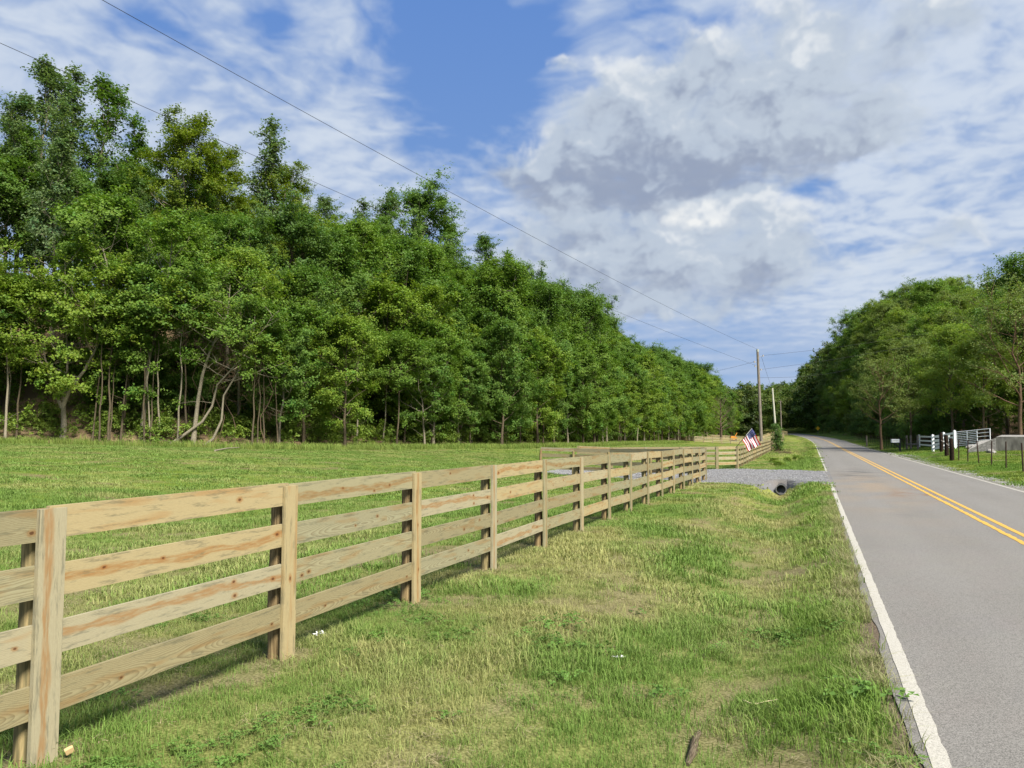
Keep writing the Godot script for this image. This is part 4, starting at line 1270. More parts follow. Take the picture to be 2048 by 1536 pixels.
func build_woods() -> void:
	var L: Array = M.leaf
	var bark: Array = M.bark
	var marked := []
	# trunks one can pick out at the foot of the left woods
	for d in [
		[125, 877, "fork", 0, 0, "forked pale trunk spreading into three limbs at the bare-earth end of the woods", 1.0],
		[283, 878, "slender", 1, 0, "straight slender pale trunk leaning slightly, standing alone before the dark woods", 1.0],
		[385, 889, "curved", 1, 0, "tree of three crossing curved pale trunks bending over the tangled vines", 1.0],
		[246, 872, "edge_c", 1, 1, "thin mossy trunk between the forked tree and the straight slender one", 0.9],
		[557, 892, "edge_c", 2, 0, "short crooked pale trunk right of the vine tangle at the woods edge", 0.9],
		[690, 898, "edge_a", 0, 1, "low leaning tree with bright leaves hanging to the long grass", 0.72],
	]:
		var at := ground_at(d[0], d[1])
		marked.append(at)
		tree("edge_tree", d[5], T[d[2]], L[d[3]], bark[d[4]], at, Vector3.ONE * d[6], "", 0.0)
	marked.append(ground_at(455, 886))
	marked.append(ground_at(500, 886))
	# trees that stand up on the skyline of the left hill: pixel column, distance, top, kind, leaf
	for d in [[20, 62, 165, "poplar_a", 5, "broad grey green tree at the left end of the ridge"], [70, 66, 92, "poplar_a", 5, "tallest airy grey green tree on the ridge above the forked trunk"], [125, 69, 118, "poplar_b", 5, "second tallest grey green tree close beside the tallest one"], [190, 70, 128, "poplar_a", 2, "tall airy tree between the tallest ridge trees and the golden one"], [250, 72, 215, "poplar_b", 2, "shorter green ridge tree left of the golden green one"], [352, 70, 236, "gold", 3, "large golden green tree standing on the skyline of the left hill"], [420, 74, 300, "gold", 3, "smaller golden green tree leaning on the large golden one"], [528, 82, 226, "poplar_b", 5, "lone airy narrow tree standing clear on the skyline with sky all round"], [560, 84, 330, "gold", 3, "olive gold tree below the lone airy tree"], [640, 90, 378, "poplar_a", 5, "feathery grey green ridge tree right of the lone airy one"], [722, 96, 392, "poplar_b", 5, "thin grey green ridge tree where the lower wire meets the woods"], [775, 100, 380, "poplar_a", 5, "tall grey green ridge tree beyond the lower wire"], [838, 106, 396, "oak", 2, "darker round-topped tree among the grey green ridge trees"], [895, 114, 432, "poplar_a", 2, "mid green ridge tree where the hill begins to fall"], [965, 126, 458, "poplar_a", 4, "dark airy tree at the falling end of the ridge"], [1015, 136, 498, "poplar_b", 2, "last narrow tree of the ridge above the brown twiggy one"]]:
		var at := column_at(d[0], d[1])
		var k := rise_to(d[2], at, T[d[3]].h)
		tree({"gold": "golden_tree", "oak": "oak_tree"}.get(d[3], "tall_tree"), d[5], T[d[3]], L[d[4]], bark[0], at, Vector3(minf(k, 1.25), k, minf(k, 1.25)), "")
	for i in 25:
		var at := ground_at(rng.randf_range(4.0, 640.0), 889.0)
		var sz := sq(at.x, -at.z)
		at = world_sq(sz.x, pw(EDGE, sz.x) + rng.randf_range(0.8, 4.5))
		if not clear_of(at, marked, 0.8): continue
		var px := 1024.0 + FOCAL * at.x / -at.z
		tree("bare_trunk", "thin pale bare trunk before the dark gaps %s" % ("left of the forked tree" if px < 100.0 else ("between forked and straight trunks" if px < 280.0 else ("beside the vine tangle" if px < 540.0 else "beyond the vine tangle"))), T.stem, L[rng.randi() % 3], bark[rng.randi() % 2], at, Vector3(1, 1, 1) * rng.randf_range(0.75, 1.15), "thin trunks of the left woods edge")
	# rows of the left woods: offset behind the edge, spacing, kinds
	var rows := [
		[3.2, 3.2, ["edge_c", "edge_c", "edge_a"], 0.72, 1.5], [22.0, 5.5, ["edge_b", "edge_a", "oak"], 0.9, 2.5], [36.5, 6.5, ["edge_b", "poplar_a", "edge_a"], 0.85, 2.5],
		[1.2, 3.6, ["edge_c", "edge_a", "edge_c", "edge_a"], 0.82, 1.5], [6.0, 4.4, ["edge_a", "edge_b", "edge_a", "edge_c"], 0.95, 2.0], [11.5, 5.0, ["edge_b", "oak", "edge_b", "edge_a"], 0.98, 2.2],
		[18.0, 5.6, ["oak", "edge_b", "gold", "poplar_b"], 0.92, 2.5], [25.0, 6.2, ["poplar_a", "gold", "oak", "poplar_b", "poplar_a"], 0.88, 2.5], [33.0, 6.0, ["poplar_a", "poplar_b", "edge_b", "poplar_a", "oak"], 0.88, 3.0], [42.0, 7.0, ["edge_b", "poplar_a", "oak", "edge_a", "poplar_b"], 0.85, 3.0],
	]
	var said := {"edge_a": ["leafy_tree", "broad leafy tree"], "edge_b": ["leafy_tree", "full rounded tree"], "edge_c": ["sapling", "slim sapling"], "edge_h": ["slender_tree", "slender high-crowned tree"], "oak": ["oak_tree", "large round-headed tree"], "poplar_a": ["tall_tree", "tall airy tree"], "poplar_b": ["tall_tree", "narrow tapering tree"], "gold": ["golden_tree", "dense fine-leaved tree"], "feather": ["roadside_tree", "soft feathery tree"]}
	var where_l := ["among the front trunks", "in the middle of the slope", "just below the ridge", "at the field edge", "just inside the wood", "low on the slope", "half way up the slope", "high on the slope", "near the ridge", "on the ridge"]
	var zone_l := func(s: float) -> String:
		return "near the forked pale trunk" if s < 48.0 else ("near the vine tangle" if s < 62.0 else ("opposite the gravel drive" if s < 90.0 else ("between drive and paddock" if s < 150.0 else ("beside the paddock fence" if s < 230.0 else "left of the far bend"))))
	var where_r := ["at the road edge", "behind the first trees", "low on the hillside", "half way up the hillside", "high on the hillside", "on the hilltop"]
	var zone_r := func(s: float) -> String:
		return "behind the white fences" if s < 110.0 else ("beyond the mailbox" if s < 165.0 else ("along the shaded road" if s < 250.0 else "right of the far bend"))
	var tint := ["yellow green", "spring green", "mid green", "golden green", "dark green", "grey green", "olive green", "bright green"]
	for ri in rows.size():
		var row: Array = rows[ri]
		var s := 22.0 + ri * 1.7
		var i := 0
		while s < 335.0:
			var q: float = pw(EDGE, s) + row[0] + rng.randfn(0, 1.0) * row[4] * 0.35
			var kind: String = row[2][(i + (rng.randi() % 2)) % row[2].size()]
			if ri == 6 and s > 140.0 and kind == "gold": kind = "oak"
			var at := world_sq(s, q)
			var grow := 1.0 + clampf((s - 60.0) / 300.0, 0.0, 0.35)
			var sc: float = row[3] * rng.randf_range(0.85, 1.15) * grow
			if s < 60.0 and (ri == 0 or ri == 3 or ri == 4) and rng.randf() < 0.8: kind = "edge_h"
			var lm: Material
			match kind:
				"edge_a": lm = L[[0, 1, 2][rng.randi() % 3]]
				"edge_b": lm = L[[1, 2][rng.randi() % 2]]
				"edge_h": lm = L[[0, 1, 2][rng.randi() % 3]]
				"edge_c": lm = L[[0, 2][rng.randi() % 2]]
				"oak": lm = L[[2, 4][rng.randi() % 2]]
				"gold": lm = L[3]
				_: lm = L[[5, 2, 5][rng.randi() % 3]]
			var vis := ((at.x) / -at.z) > -0.98
			sc = fit(at, T[kind].h, sc, SKY_L)
			if vis and ((ri > 0 and ri != 3 and ri != 4) or clear_of(at, marked, 2.2 if s > 60.0 else 2.9)):
				tree(said[kind][0], "%s %s %s %s" % [tint[L.find(lm)], said[kind][1], where_l[ri], zone_l.call(s)], T[kind], lm, bark[rng.randi() % 2], at, Vector3(1, rng.randf_range(0.92, 1.08), 1) * sc, "trees of the left woods")
			s += row[1] * rng.randf_range(0.7, 1.3) * (1.0 if s < 120.0 else 1.45)
			i += 1
	# undergrowth along the foot of both woods
	var n := 0
	for i in 190:
		var s := 22.0 + i * i * 0.0036 + i * 0.6
		var q := pw(EDGE, s) + rng.randf_range(2.6, 15.0)
		var at := world_sq(s, q)
		if at.x / -at.z < -0.8 or not clear_of(at, marked, 1.2) or (s < 62.0 and q < pw(EDGE, s) + 7.0): continue
		var bk: int = rng.randi() % 2
		var bl: int = [1, 2, 4][rng.randi() % 3]
		tree("undergrowth_shrub", "%s %s shrub under the trees %s" % [tint[bl], ["low round", "taller leaning"][bk], zone_l.call(s)], T[["bush", "bush_b"][bk]], L[bl], bark[1], at, Vector3.ONE * rng.randf_range(0.5, 1.15), "shrubs under the left woods", -1.0, "shrub")
	var cw := []
	var cc := []
	for i in 2600:
		var s := 22.0 + 150.0 * pow(rng.randf(), 1.5)
		var p := from_sq(s, pw(EDGE, s) + rng.randf_range(2.5, 16.0))
		if p.x / p.y < -0.85: continue
		cw.append(Transform3D(Basis(Vector3.UP, rng.randf() * TAU).scaled(Vector3.ONE * rng.randf_range(0.5, 1.3)), Vector3(p.x, gh(p.x, p.y), -p.y)))
		cc.append(Color(0.165, 0.255, 0.04).lerp(Color(0.20, 0.285, 0.05), rng.randf()) * rng.randf_range(0.8, 1.2))
	(T.cover.crown as ArrayMesh).surface_set_material(0, M.far_leaf)
	scatter("ground_cover", T.cover.crown, cw, cc, "low leafy ground cover on the shaded floor of the left woods", "ground cover")
	# ---- right-hand side
	var rt := [
		# pixel column, distance, kind, leaf, scale, label
		[1762, 84.0, "airy", 6, 1.0, "tree with a thick brown trunk and thin new leaves beside the mailbox"],
		[1905, 74.0, "feather", 7, 0.95, "bright yellow green feathery tree behind the white fence"],
		[1968, 70.0, "feather", 7, 0.85, "soft light green willowy tree behind the tube gate"],
		[1822, 86.0, "feather", 6, 0.95, "olive green tree behind the weathered posts"],
		[2040, 66.0, "airy", 6, 1.35, "sparse tree with long pale bare branches reaching over the concrete wall"],
		[2015, 78.0, "edge_b", 2, 0.8, "dark trunked tree standing on the green bank behind the concrete wall"],
		[2090, 74.0, "edge_a", 1, 1.0, "green tree on the right bank beside the sparse pale-branched one"],
	]
	for d in rt:
		var at := column_at(d[0], d[1])
		marked.append(at)
		tree("roadside_tree", d[5], T[d[2]], L[d[3]], bark[2 if d[2] == "airy" else 1], at, Vector3.ONE * d[4], "")
	var rrows := [[4.6, 6.0, ["feather", "edge_a", "edge_c"], 0.85], [9.5, 6.0, ["edge_a", "edge_b", "feather"], 0.95], [15.0, 6.5, ["edge_b", "oak", "edge_a"], 1.0], [23.0, 7.5, ["oak", "edge_b", "poplar_b"], 1.0], [33.0, 9.0, ["oak", "poplar_a", "oak"], 0.95], [45.0, 11.0, ["poplar_a", "oak"], 0.95]]
	for ri in rrows.size():
		var row: Array = rrows[ri]
		var s := 92.0 + ri * 3.0 - (26.0 if ri > 1 else 0.0)
		var i := 0
		while s < 340.0:
			var q: float = -5.75 - 3.0 - row[0] - rng.randf_range(0.0, 2.5)
			var at := world_sq(s, q)
			var kind: String = row[2][i % row[2].size()]
			var sc: float = row[3] * rng.randf_range(0.85, 1.15) * (1.0 + clampf((s - 90.0) / 500.0, 0.0, 0.4))
			var lm: Material = L[[6, 1, 2, 6, 7][rng.randi() % 5]] if kind != "poplar_a" else L[5]
			sc = fit(at, T[kind].h, sc, SKY_R)
			if clear_of(at, marked, 3.5) and at.x / -at.z < 0.85:
				tree("roadside_tree", "%s %s %s %s" % [tint[L.find(lm)], said[kind][1], where_r[ri], zone_r.call(s)], T[kind], lm, bark[rng.randi() % 2], at, Vector3.ONE * sc, "trees of the right woods")
			s += row[1] * rng.randf_range(0.75, 1.25) * (1.0 if s < 170.0 else 1.3)
			i += 1
	for i in 70:
		var s := 70.0 + i * 3.6
		var q := -5.75 - rng.randf_range(4.8, 9.0) if s > 95.0 else -5.75 - rng.randf_range(11.0, 20.0)
		var at := world_sq(s, q)
		if at.x / -at.z > 0.8: continue
		var bk: int = rng.randi() % 2
		var bl: int = [6, 2, 4][rng.randi() % 3]
		tree("undergrowth_shrub", "%s %s shrub at the woods foot %s" % [tint[bl], ["low round", "taller leaning"][bk], zone_r.call(s)], T[["bush", "bush_b"][bk]], L[bl], bark[1], at, Vector3.ONE * rng.randf_range(0.6, 1.3), "shrubs under the right woods", -1.0, "shrub")
	# ---- single trees down the paddock
	tree("paddock_tree", "bushy green tree with several pale stems inside the paddock fence", T.edge_a, L[1], bark[0], column_at(1386, 192.0), Vector3(1.05, 0.85, 1.05), "")
	tree("paddock_tree", "bare dark spreading tree in the paddock, hardly in leaf", T.bare, L[1], M.bark_red, column_at(1442, 222.0), Vector3.ONE * 1.15, "")
	tree("paddock_tree", "brown twiggy half-bare tree among the green crowns of the left woods", T.bare, L[1], M.bark_red, world_sq(118.0, pw(EDGE, 118.0) + 9.0), Vector3(0.75, 1.9, 0.75), "")
	# ---- the wooded hills beyond
	var fw := [[], []]
	var fc := [[], []]
	for i in 7500:
		var s: float
		var q: float
		var u := rng.randf()
		if u < 0.6:
			s = 335.0 + 900.0 * pow(rng.randf(), 1.6)
			q = rng.randf_range(10.0, 190.0)
		elif u < 0.8:
			s = 330.0 + 950.0 * pow(rng.randf(), 1.7)
			q = rng.randf_range(-110.0, 20.0)
			if q > -6.5 and q < 2.5 and s < 352.0: continue
		else:
			s = 300.0 + 380.0 * rng.randf()
			q = rng.randf_range(-130.0, -40.0)
		var p := from_sq(s, q)
		if absf(p.x / p.y) > 0.8: continue
		var k := rng.randi() % 2
		var sc := rng.randf_range(0.7, 1.3)
		var fa := Vector3(p.x, gh(p.x, p.y), -p.y)
		sc = fit(fa, 16.0, sc, SKY_L if 1024.0 + FOCAL * p.x / p.y < 1592.0 else SKY_R)
		if sc < 0.4: continue
		fw[k].append(Transform3D(Basis(Vector3.UP, rng.randf() * TAU).scaled(Vector3(sc, sc * rng.randf_range(0.9, 1.15), sc)), Vector3(p.x, gh(p.x, p.y) - 0.5, -p.y)))
		var c := [Color(0.09, 0.155, 0.03), Color(0.12, 0.19, 0.035), Color(0.07, 0.125, 0.032), Color(0.145, 0.195, 0.045), Color(0.125, 0.165, 0.06)][rng.randi() % 5] as Color
		if rng.randf() < 0.022: c = Color(0.19, 0.22, 0.11)
		fc[k].append(c * rng.randf_range(0.85, 1.15))
	for k in 2:
		var me: ArrayMesh = [T.far.crown, T.far_b.crown][k]
		me.surface_set_material(0, M.far_leaf)
		scatter("far_woods", me, fw[k], fc[k], ["far-off wooded hills of rounded crowns closing the valley", "far-off wooded hills of upright crowns closing the valley"][k], "woods")

func build_vines() -> void:
	# wiry vine tangle hanging between the curved trunks
	var at := ground_at(455, 884)
	var r := RandomNumberGenerator.new()
	r.seed = 77
	var m := MB.new()
	for i in 150:
		var a := Vector3(r.randfn(0, 0.9) + 0.6, r.randf_range(3.0, 8.5), r.randfn(0, 0.5))
		var b := bent(r, a, Vector3(r.randfn() * 0.7, -1.0, r.randfn() * 0.5), r.randf_range(1.0, 3.6), 0.5, 7, 0.42)
		m.tube(b, tapered(r.randf_range(0.008, 0.022), 0.005, 8), 4)
	for x in [-1.9, 0.2, 2.6, -0.6]:
		var p := [Vector3(x, -0.1, 0.2)]
		for k in range(1, 9): p.append(Vector3(x + 0.45 * sin(k * 1.3 + x), k * 0.85, 0.2 + 0.15 * cos(k * 1.1)))
		m.tube(p, tapered(0.035, 0.015, 9), 5)
	single("vine_tangle", m.done(), M.vine, "brown leafless tangle of vines hanging among the curved pale trunks", "vines", "", at)
	# climbing vine round the leaning pole
	var lf := MB.new()
	var wd := MB.new()
	for i in 60:
		var y := r.randf_range(0.1, 2.9)
		var c := Vector3(-0.42 * y / 7.0 + r.randfn(0, 0.26), y, r.randfn(0, 0.26))
		leaf_cluster(lf, r, c, 0.36, 0.9, 46, 0.13, Vector3(0, y, 0), r.randfn(0, 0.06))
	for i in 8:
		var p := []
		for k in 8: p.append(Vector3(0.16 * sin(k * 0.8 + i), k * 0.38 - 0.1, 0.16 * cos(k * 0.8 + i)))
		wd.tube(p, tapered(0.02, 0.008, 8), 4)
	var v := thing("climbing_vine", column_at(1554, 88.0) + Vector3(0.1, 0, 0.1), "dark green climbing vine wrapped round the leaning pole at the ditch", "vine")
	part(v, "stems", wd.done(), M.vine)
	part(v, "foliage", lf.done(null, true), M.leaf[4])
	# brush pile at its foot
	var bm := MB.new()
	for i in 130:
		var a := Vector3(r.randfn(0, 0.55), absf(r.randfn(0, 0.16)), r.randfn(0, 0.4))
		var b := bent(r, a, Vector3(r.randfn(), r.randfn() * 0.3, r.randfn()), r.randf_range(0.3, 0.9), 0.0, 3, 0.3)
		bm.tube(b, tapered(0.012, 0.004, 4), 4)
	single("brush_pile", bm.done(), M.vine, "heap of cut dark brush on the ditch bank below the vine", "brush pile", "", column_at(1564, 80.0))
	# weeds in the ditch beyond the drive
	for d in [[1548, 930, 0.22], [1575, 926, 0.2], [1592, 921, 0.2], [1560, 935, 0.18], [1605, 923, 0.16]]:
		tree("ditch_weed", "leafy weed growing in the ditch beyond the gravel drive", T.bush, M.leaf[0], M.bark[1], ground_at(d[0], d[1]), Vector3(1.2, 0.7, 1.2) * d[2], "weeds in the ditch", -1.0, "weed")
	# brown brambles under the right woods
	for d in [[1850, 92.0], [1880, 90.0], [1925, 88.0], [1955, 86.0], [1990, 84.0], [2030, 74.0]]:
		var q := MB.new()
		for i in 120:
			var a := Vector3(r.randfn(0, 1.6), r.randf_range(0.0, 0.5), r.randfn(0, 0.8))
			q.tube(bent(r, a, Vector3(r.randfn(), 1.3, r.randfn()), r.randf_range(0.8, 2.6), -0.9, 5, 0.2), tapered(0.014, 0.005, 6), 3)
		single("bramble_thicket", q.done(), M.bramble, "brown leafless bramble thicket under the trees behind the white fence", "brambles", "brambles behind the white fence", column_at(d[0], d[1]))

# ------------------------------------------------------------------ right-hand roadside
func box_mesh(lo: Vector3, hi: Vector3) -> ArrayMesh:
	var m := MB.new()
	m.box(lo, hi)
	return m.done()

func beam(a: Vector3, b: Vector3, w: float, h: float) -> ArrayMesh:
	# a straight board from a to b, h high and w thick
	var m := MB.new()
	var d := (b - a)
	var s := d.cross(Vector3.UP).normalized() * w * 0.5
	var u := Vector3.UP * h * 0.5
	var e := d.normalized()
	m.quad(a - u + s, b - u + s, b + u + s, a + u + s, s)
	m.quad(a - u - s, b - u - s, b + u - s, a + u - s, -s)
	m.quad(a + u - s, b + u - s, b + u + s, a + u + s, Vector3.UP)
	m.quad(a - u - s, b - u - s, b - u + s, a - u + s, Vector3.DOWN)
	m.quad(a - u - s, a + u - s, a + u + s, a - u + s, -e)
	m.quad(b - u - s, b + u - s, b + u + s, b - u + s, e)
	return m.done()

func white_fence(label: String, spots: Array, rails: int, high: float) -> void:
	var o: Vector3 = spots[0]
	var t := thing("white_fence", o, label, "fence")
	for i in spots.size():
		var p: Vector3 = spots[i] - o
		var m := MB.new()
		m.box(p + Vector3(-0.075, -0.1, -0.075), p + Vector3(0.075, high + 0.06, 0.075))
		var post := part(t, "post", m.done(), M.vinyl)
		m = MB.new()
		m.tube([p + Vector3(0, high + 0.06, 0), p + Vector3(0, high + 0.08, 0), p + Vector3(0, high + 0.13, 0)], [0.125, 0.125, 0.01], 4, true)
		part(post, "cap", m.done(), M.vinyl)
		if i > 0:
			var a: Vector3 = spots[i - 1] - o
			for r in rails:
				var y := high - 0.10 - r * (high - 0.22) / (rails - 1 + 0.45)
				part(t, "rail", beam(a + Vector3.UP * y + (p - a).normalized() * 0.076, p + Vector3.UP * y - (p - a).normalized() * 0.076, 0.04, 0.15), M.vinyl)

func build_right() -> void:
	white_fence("white three-rail fence rising towards the bridge, farther side of the lane", [column_at(1838, 84.0), column_at(1866, 76.0), column_at(1897, 68.0)], 3, 1.25)
	white_fence("white four-rail fence beside the dark wooden posts", [column_at(1865, 62.0), column_at(1887, 60.0), column_at(1909, 58.0)], 4, 1.25)
	# tube gate standing open
	var a := column_at(1913, 57.0)
	var b := column_at(1980, 54.5)
	var up := 0.16
	var t := thing("tube_gate", a, "open white metal tube gate with close-set bars beside the bridge wall", "gate")
	var run := b - a
	run.y = 0.0
	var lift := Vector3.UP * (b.y - a.y)
	for st in [0.0, 0.32, 0.62, 1.0]:
		var m := MB.new()
		var o: Vector3 = (run + lift) * st
		m.tube([o + Vector3.UP * (up - (0.25 if st == 1.0 else 0.05)), o + Vector3.UP * (up + 1.05)], [0.028, 0.028], 8, true)
		part(t, "upright", m.done(), M.vinyl)
	for k in 9:
		var m := MB.new()
		var y := up + 0.04 + k * 0.124
		var e := 0.62 if k % 2 == 1 else 1.0
		var w := 0.012 * sin(k * 2.2)
		m.tube([Vector3.UP * y, (run + lift) * (e * 0.5) + Vector3.UP * (y + w), (run + lift) * e + Vector3.UP * y], [0.02, 0.02, 0.02], 6, true)
		part(t, "bar", m.done(), M.vinyl)
	# dark round posts
	var names := ["thickest dark wooden post, nearest the row of steel posts", "middle dark wooden post between its two neighbours", "dark wooden post standing beside the white four-rail fence"]
	var dp := [column_at(1902, 48.0), column_at(1892, 52.0), column_at(1882, 56.0)]
	for i in 3:
		var m := MB.new()
		m.tube([Vector3(0, -0.1, 0), Vector3(0.01, 0.7, 0), Vector3(-0.02, 1.3, 0), Vector3(-0.02, 1.36, 0)], [0.135, 0.13, 0.12, 0.06], 12, true)
		single("wooden_post", m.done(), M.dark_wood, names[i], "post", "", dp[i])
	for i in 2:
		var d: Vector3 = dp[i + 1] - dp[i]
		var m := MB.new()
		var dn := d.normalized() * 0.13
		m.tube([Vector3.UP * 0.72 + dn, d + Vector3.UP * 0.78 - dn], [0.04, 0.04], 6, true)
		single("brace_rail", m.done(), M.pole, ["pale brace rail from the thickest dark post to the middle one", "pale brace rail from the middle dark post to the one by the white fence"][i], "rail", "", dp[i])
	# weathered low barrier by the mailbox
	var w0 := column_at(1813, 78.0)
	var wb := thing("wooden_barrier", w0, "weathered grey wooden barrier of three posts and one rail beside the mailbox", "barrier")
	var w2 := column_at(1835, 76.0) - w0
	for f in [0.0, 0.38, 1.0]:
		var m := MB.new()
		var o: Vector3 = w2 * f
		m.tube([o - Vector3.UP * 0.1, o + Vector3.UP * 1.3, o + Vector3.UP * 1.36], [0.10, 0.09, 0.05], 10, true)
		part(wb, "post", m.done(), M.pole)
	part(wb, "rail", beam(Vector3(0, 0.5, 0.12), w2 + Vector3(0, 0.5, 0.12), 0.05, 0.16), M.pole)
	# mailbox
	var mb := column_at(1799, 73.0)
	var mt := thing("mailbox", mb, "white mailbox with dark lettering on a black bracketed post at the roadside", "mailbox")
	var black := mat(lin(0.012, 0.013, 0.02), 0.5)
	part(mt, "post", box_mesh(Vector3(-0.06, -0.1, -0.06), Vector3(0.06, 1.28, 0.06)), black)
	var box := MB.new()
	box.box(Vector3(-0.76, 0.86, -0.13), Vector3(-0.09, 1.18, 0.13))
	var bx := part(mt, "box", box.done(), M.vinyl)
	for d in [[-0.66, 0.14], [-0.50, 0.07], [-0.41, 0.10], [-0.29, 0.12]]:
		part(bx, "letter_mark", box_mesh(Vector3(d[0], 1.0, 0.13), Vector3(d[0] + d[1], 1.035, 0.134)), black)
	part(mt, "arm", box_mesh(Vector3(-0.78, 0.80, -0.05), Vector3(-0.062, 0.858, 0.05)), black)
	part(mt, "brace", beam(Vector3(-0.5, 0.80, 0), Vector3(-0.06, 0.38, 0), 0.06, 0.09), black)
	# steel posts
	var tp := MB.new()
	tp.box(Vector3(-0.022, -0.1, -0.004), Vector3(0.022, 1.25, 0.004))
	tp.box(Vector3(-0.004, -0.1, -0.032), Vector3(0.004, 1.25, -0.0045))
	var tm := tp.done()
	for d in [[2078, 31.0], [2044, 33.5], [2010, 37.0], [1981, 40.0], [1956, 42.5], [1934, 45.0], [1916, 47.5]]:
		var o := single("steel_post", tm, M.rust, "dark rusty steel fence post in the row before the bridge wall", "post", "steel posts on the right verge", column_at(d[0], d[1]))
		o.rotation = Vector3(rng.randfn(0, 0.02), 0.4, rng.randfn(0, 0.035))
		o.scale = Vector3(1.35, 1, 1.35)
	for i in 24:
		var o := single("steel_post", tm, M.rust, "thin steel fence post along the foot of the right woods", "post", "steel posts below the right woods", world_sq(84.0 + i * 3.1, -7.9))
		o.rotation = Vector3(rng.randfn(0, 0.02), 0.4, rng.randfn(0, 0.03))
	var m2 := MB.new()
	m2.tube([Vector3(0, -0.1, 0), Vector3(0, 1.35, 0), Vector3(0, 1.4, 0)], [0.1, 0.1, 0.06], 10, true)
	single("wooden_post", m2.done(), M.pole, "pale wooden corner post among the thin steel posts by the right woods", "post", "", column_at(1733, 104.0))
	# concrete bridge wall
	var c0 := column_at(1992, 51.0)
	var c1 := column_at(2120, 49.0)
	var cw := thing("bridge_wall", c0, "stained grey concrete bridge wall with a slanted wing and rubble at its foot", "wall")
	var d := c1 - c0
	d.y = 0.0
	var nrm := Vector3(d.z, 0, -d.x).normalized() * -1.0
	var back := -nrm * 0.35
	var lo := -0.25
	var hi := 0.92
	var m := MB.new()
	m.quad(Vector3.UP * lo, d + Vector3.UP * lo, d + Vector3.UP * hi, Vector3.UP * hi, nrm)
	m.quad(Vector3.UP * hi, d + Vector3.UP * hi, d + back + Vector3.UP * hi, back + Vector3.UP * hi, Vector3.UP)
	m.quad(back + Vector3.UP * lo, d + back + Vector3.UP * lo, d + back + Vector3.UP * hi, back + Vector3.UP * hi, -nrm)
	m.quad(Vector3.UP * lo, back + Vector3.UP * lo, back + Vector3.UP * hi, Vector3.UP * hi, -d.normalized())
	part(cw, "head_wall", m.done(), M.concrete)
	m = MB.new()
	var wl := Vector3(-1.3, 0, -0.9)
	var wt := nrm * 0.0 + Vector3(0.3, 0, -0.3)
	m.quad(wl + Vector3.UP * lo, Vector3(-0.01, lo, 0), Vector3(-0.01, hi - 0.06, 0), wl + Vector3.UP * (hi - 0.85), Vector3(-0.6, 0, 1))
	m.quad(wl + Vector3.UP * (hi - 0.85), Vector3(-0.01, hi - 0.06, 0), Vector3(-0.01, hi - 0.06, 0) + wt * 6.0, wl + wt * 6.0 + Vector3.UP * (hi - 0.3), Vector3.UP)
	part(cw, "wing_slab", m.done(), M.concrete_pale)
	m = MB.new()
	m.quad(back + Vector3.UP * (hi + 0.0) - nrm * 0.01, d + back + Vector3.UP * hi - nrm * 0.01, d + back - nrm * 4.0 + Vector3.UP * (hi + 0.1), back - nrm * 4.0 + Vector3.UP * (hi + 0.1), Vector3.UP)
	part(cw, "deck", m.done(), M.concrete_pale)
	var r := RandomNumberGenerator.new()
	r.seed = 5
	for i in 11:
		var f := i / 10.0
		var g := column_at(lerpf(1938, 1988, f), lerpf(55.0, 50.2, f))
		var rm := boulder(r, r.randf_range(0.14, 0.30))
		single("rubble_stone", rm, M.concrete_pale, "pale broken rubble stone on the bank beside the bridge wall", "stone", "rubble beside the bridge wall", g + Vector3(r.randfn(0, 0.1), 0.06, r.randfn(0, 0.2)))
	# yellow warning sign at the bend
	var sg := column_at(1636, 235.0)
	var st := thing("road_sign", sg, "small yellow diamond warning sign at the far bend", "sign")
	m = MB.new()
	m.tube([Vector3(0, -0.2, 0), Vector3(0, 2.5, 0)], [0.035, 0.035], 6, true)
	part(st, "post", m.done(), M.steel)
	m = MB.new()
	m.box(Vector3(-0.42, -0.42, 0.04), Vector3(0.42, 0.42, 0.05))
	var yl := part(st, "plate", m.done(), mat(lin(0.75, 0.42, 0.02), 0.5), Vector3(0, 2.2, 0), Basis(Vector3.BACK, PI / 4))
	part(yl, "arrow_mark", box_mesh(Vector3(-0.2, -0.03, 0.0505), Vector3(0.2, 0.03, 0.054)), black, Vector3.ZERO, Basis(Vector3.BACK, PI / 4))
	# orange machine in the paddock
	var ex := column_at(1467, 214.0)
	var et := thing("loader", ex, "small orange loader with raised arm standing by the far board fence", "machine")
	var og := mat(lin(0.50, 0.21, 0.035), 0.5)
	part(et, "body", box_mesh(Vector3(-0.95, 0.5, -0.6), Vector3(0.75, 1.25, 0.6)), og)
	part(et, "cab", box_mesh(Vector3(-0.8, 1.25, -0.5), Vector3(0.1, 1.5, 0.5)), og)
	part(et, "arm", beam(Vector3(0.3, 1.3, 0), Vector3(0.95, 2.35, 0), 0.22, 0.26), og)
	for x in [-0.6, 0.45]:
		for z in [-0.62, 0.62]:
			m = MB.new()
			m.tube([Vector3(x, 0.33, z - 0.11), Vector3(x, 0.33, z + 0.11)], [0.36, 0.36], 12, true)
			part(et, "wheel", m.done(), black)

func boulder(r: RandomNumberGenerator, size: float) -> ArrayMesh:
	var s := SphereMesh.new()
	s.radial_segments = 9
	s.rings = 5
	s.radius = 1.0
	s.height = 2.0
	var a := s.get_mesh_arrays()
	var m := MB.new()
	m.v = a[Mesh.ARRAY_VERTEX]
	m.ix = a[Mesh.ARRAY_INDEX]
	var o := r.randf() * 99.0
	for i in m.v.size():
		var v := m.v[i]
		var k := 1.0 + 0.5 * n_fine.get_noise_3d(v.x * 8.0 + o, v.y * 8.0, v.z * 8.0)
		m.v[i] = Vector3(v.x * 1.3, v.y * 0.7, v.z) * k * size
	return m.done(null, true)

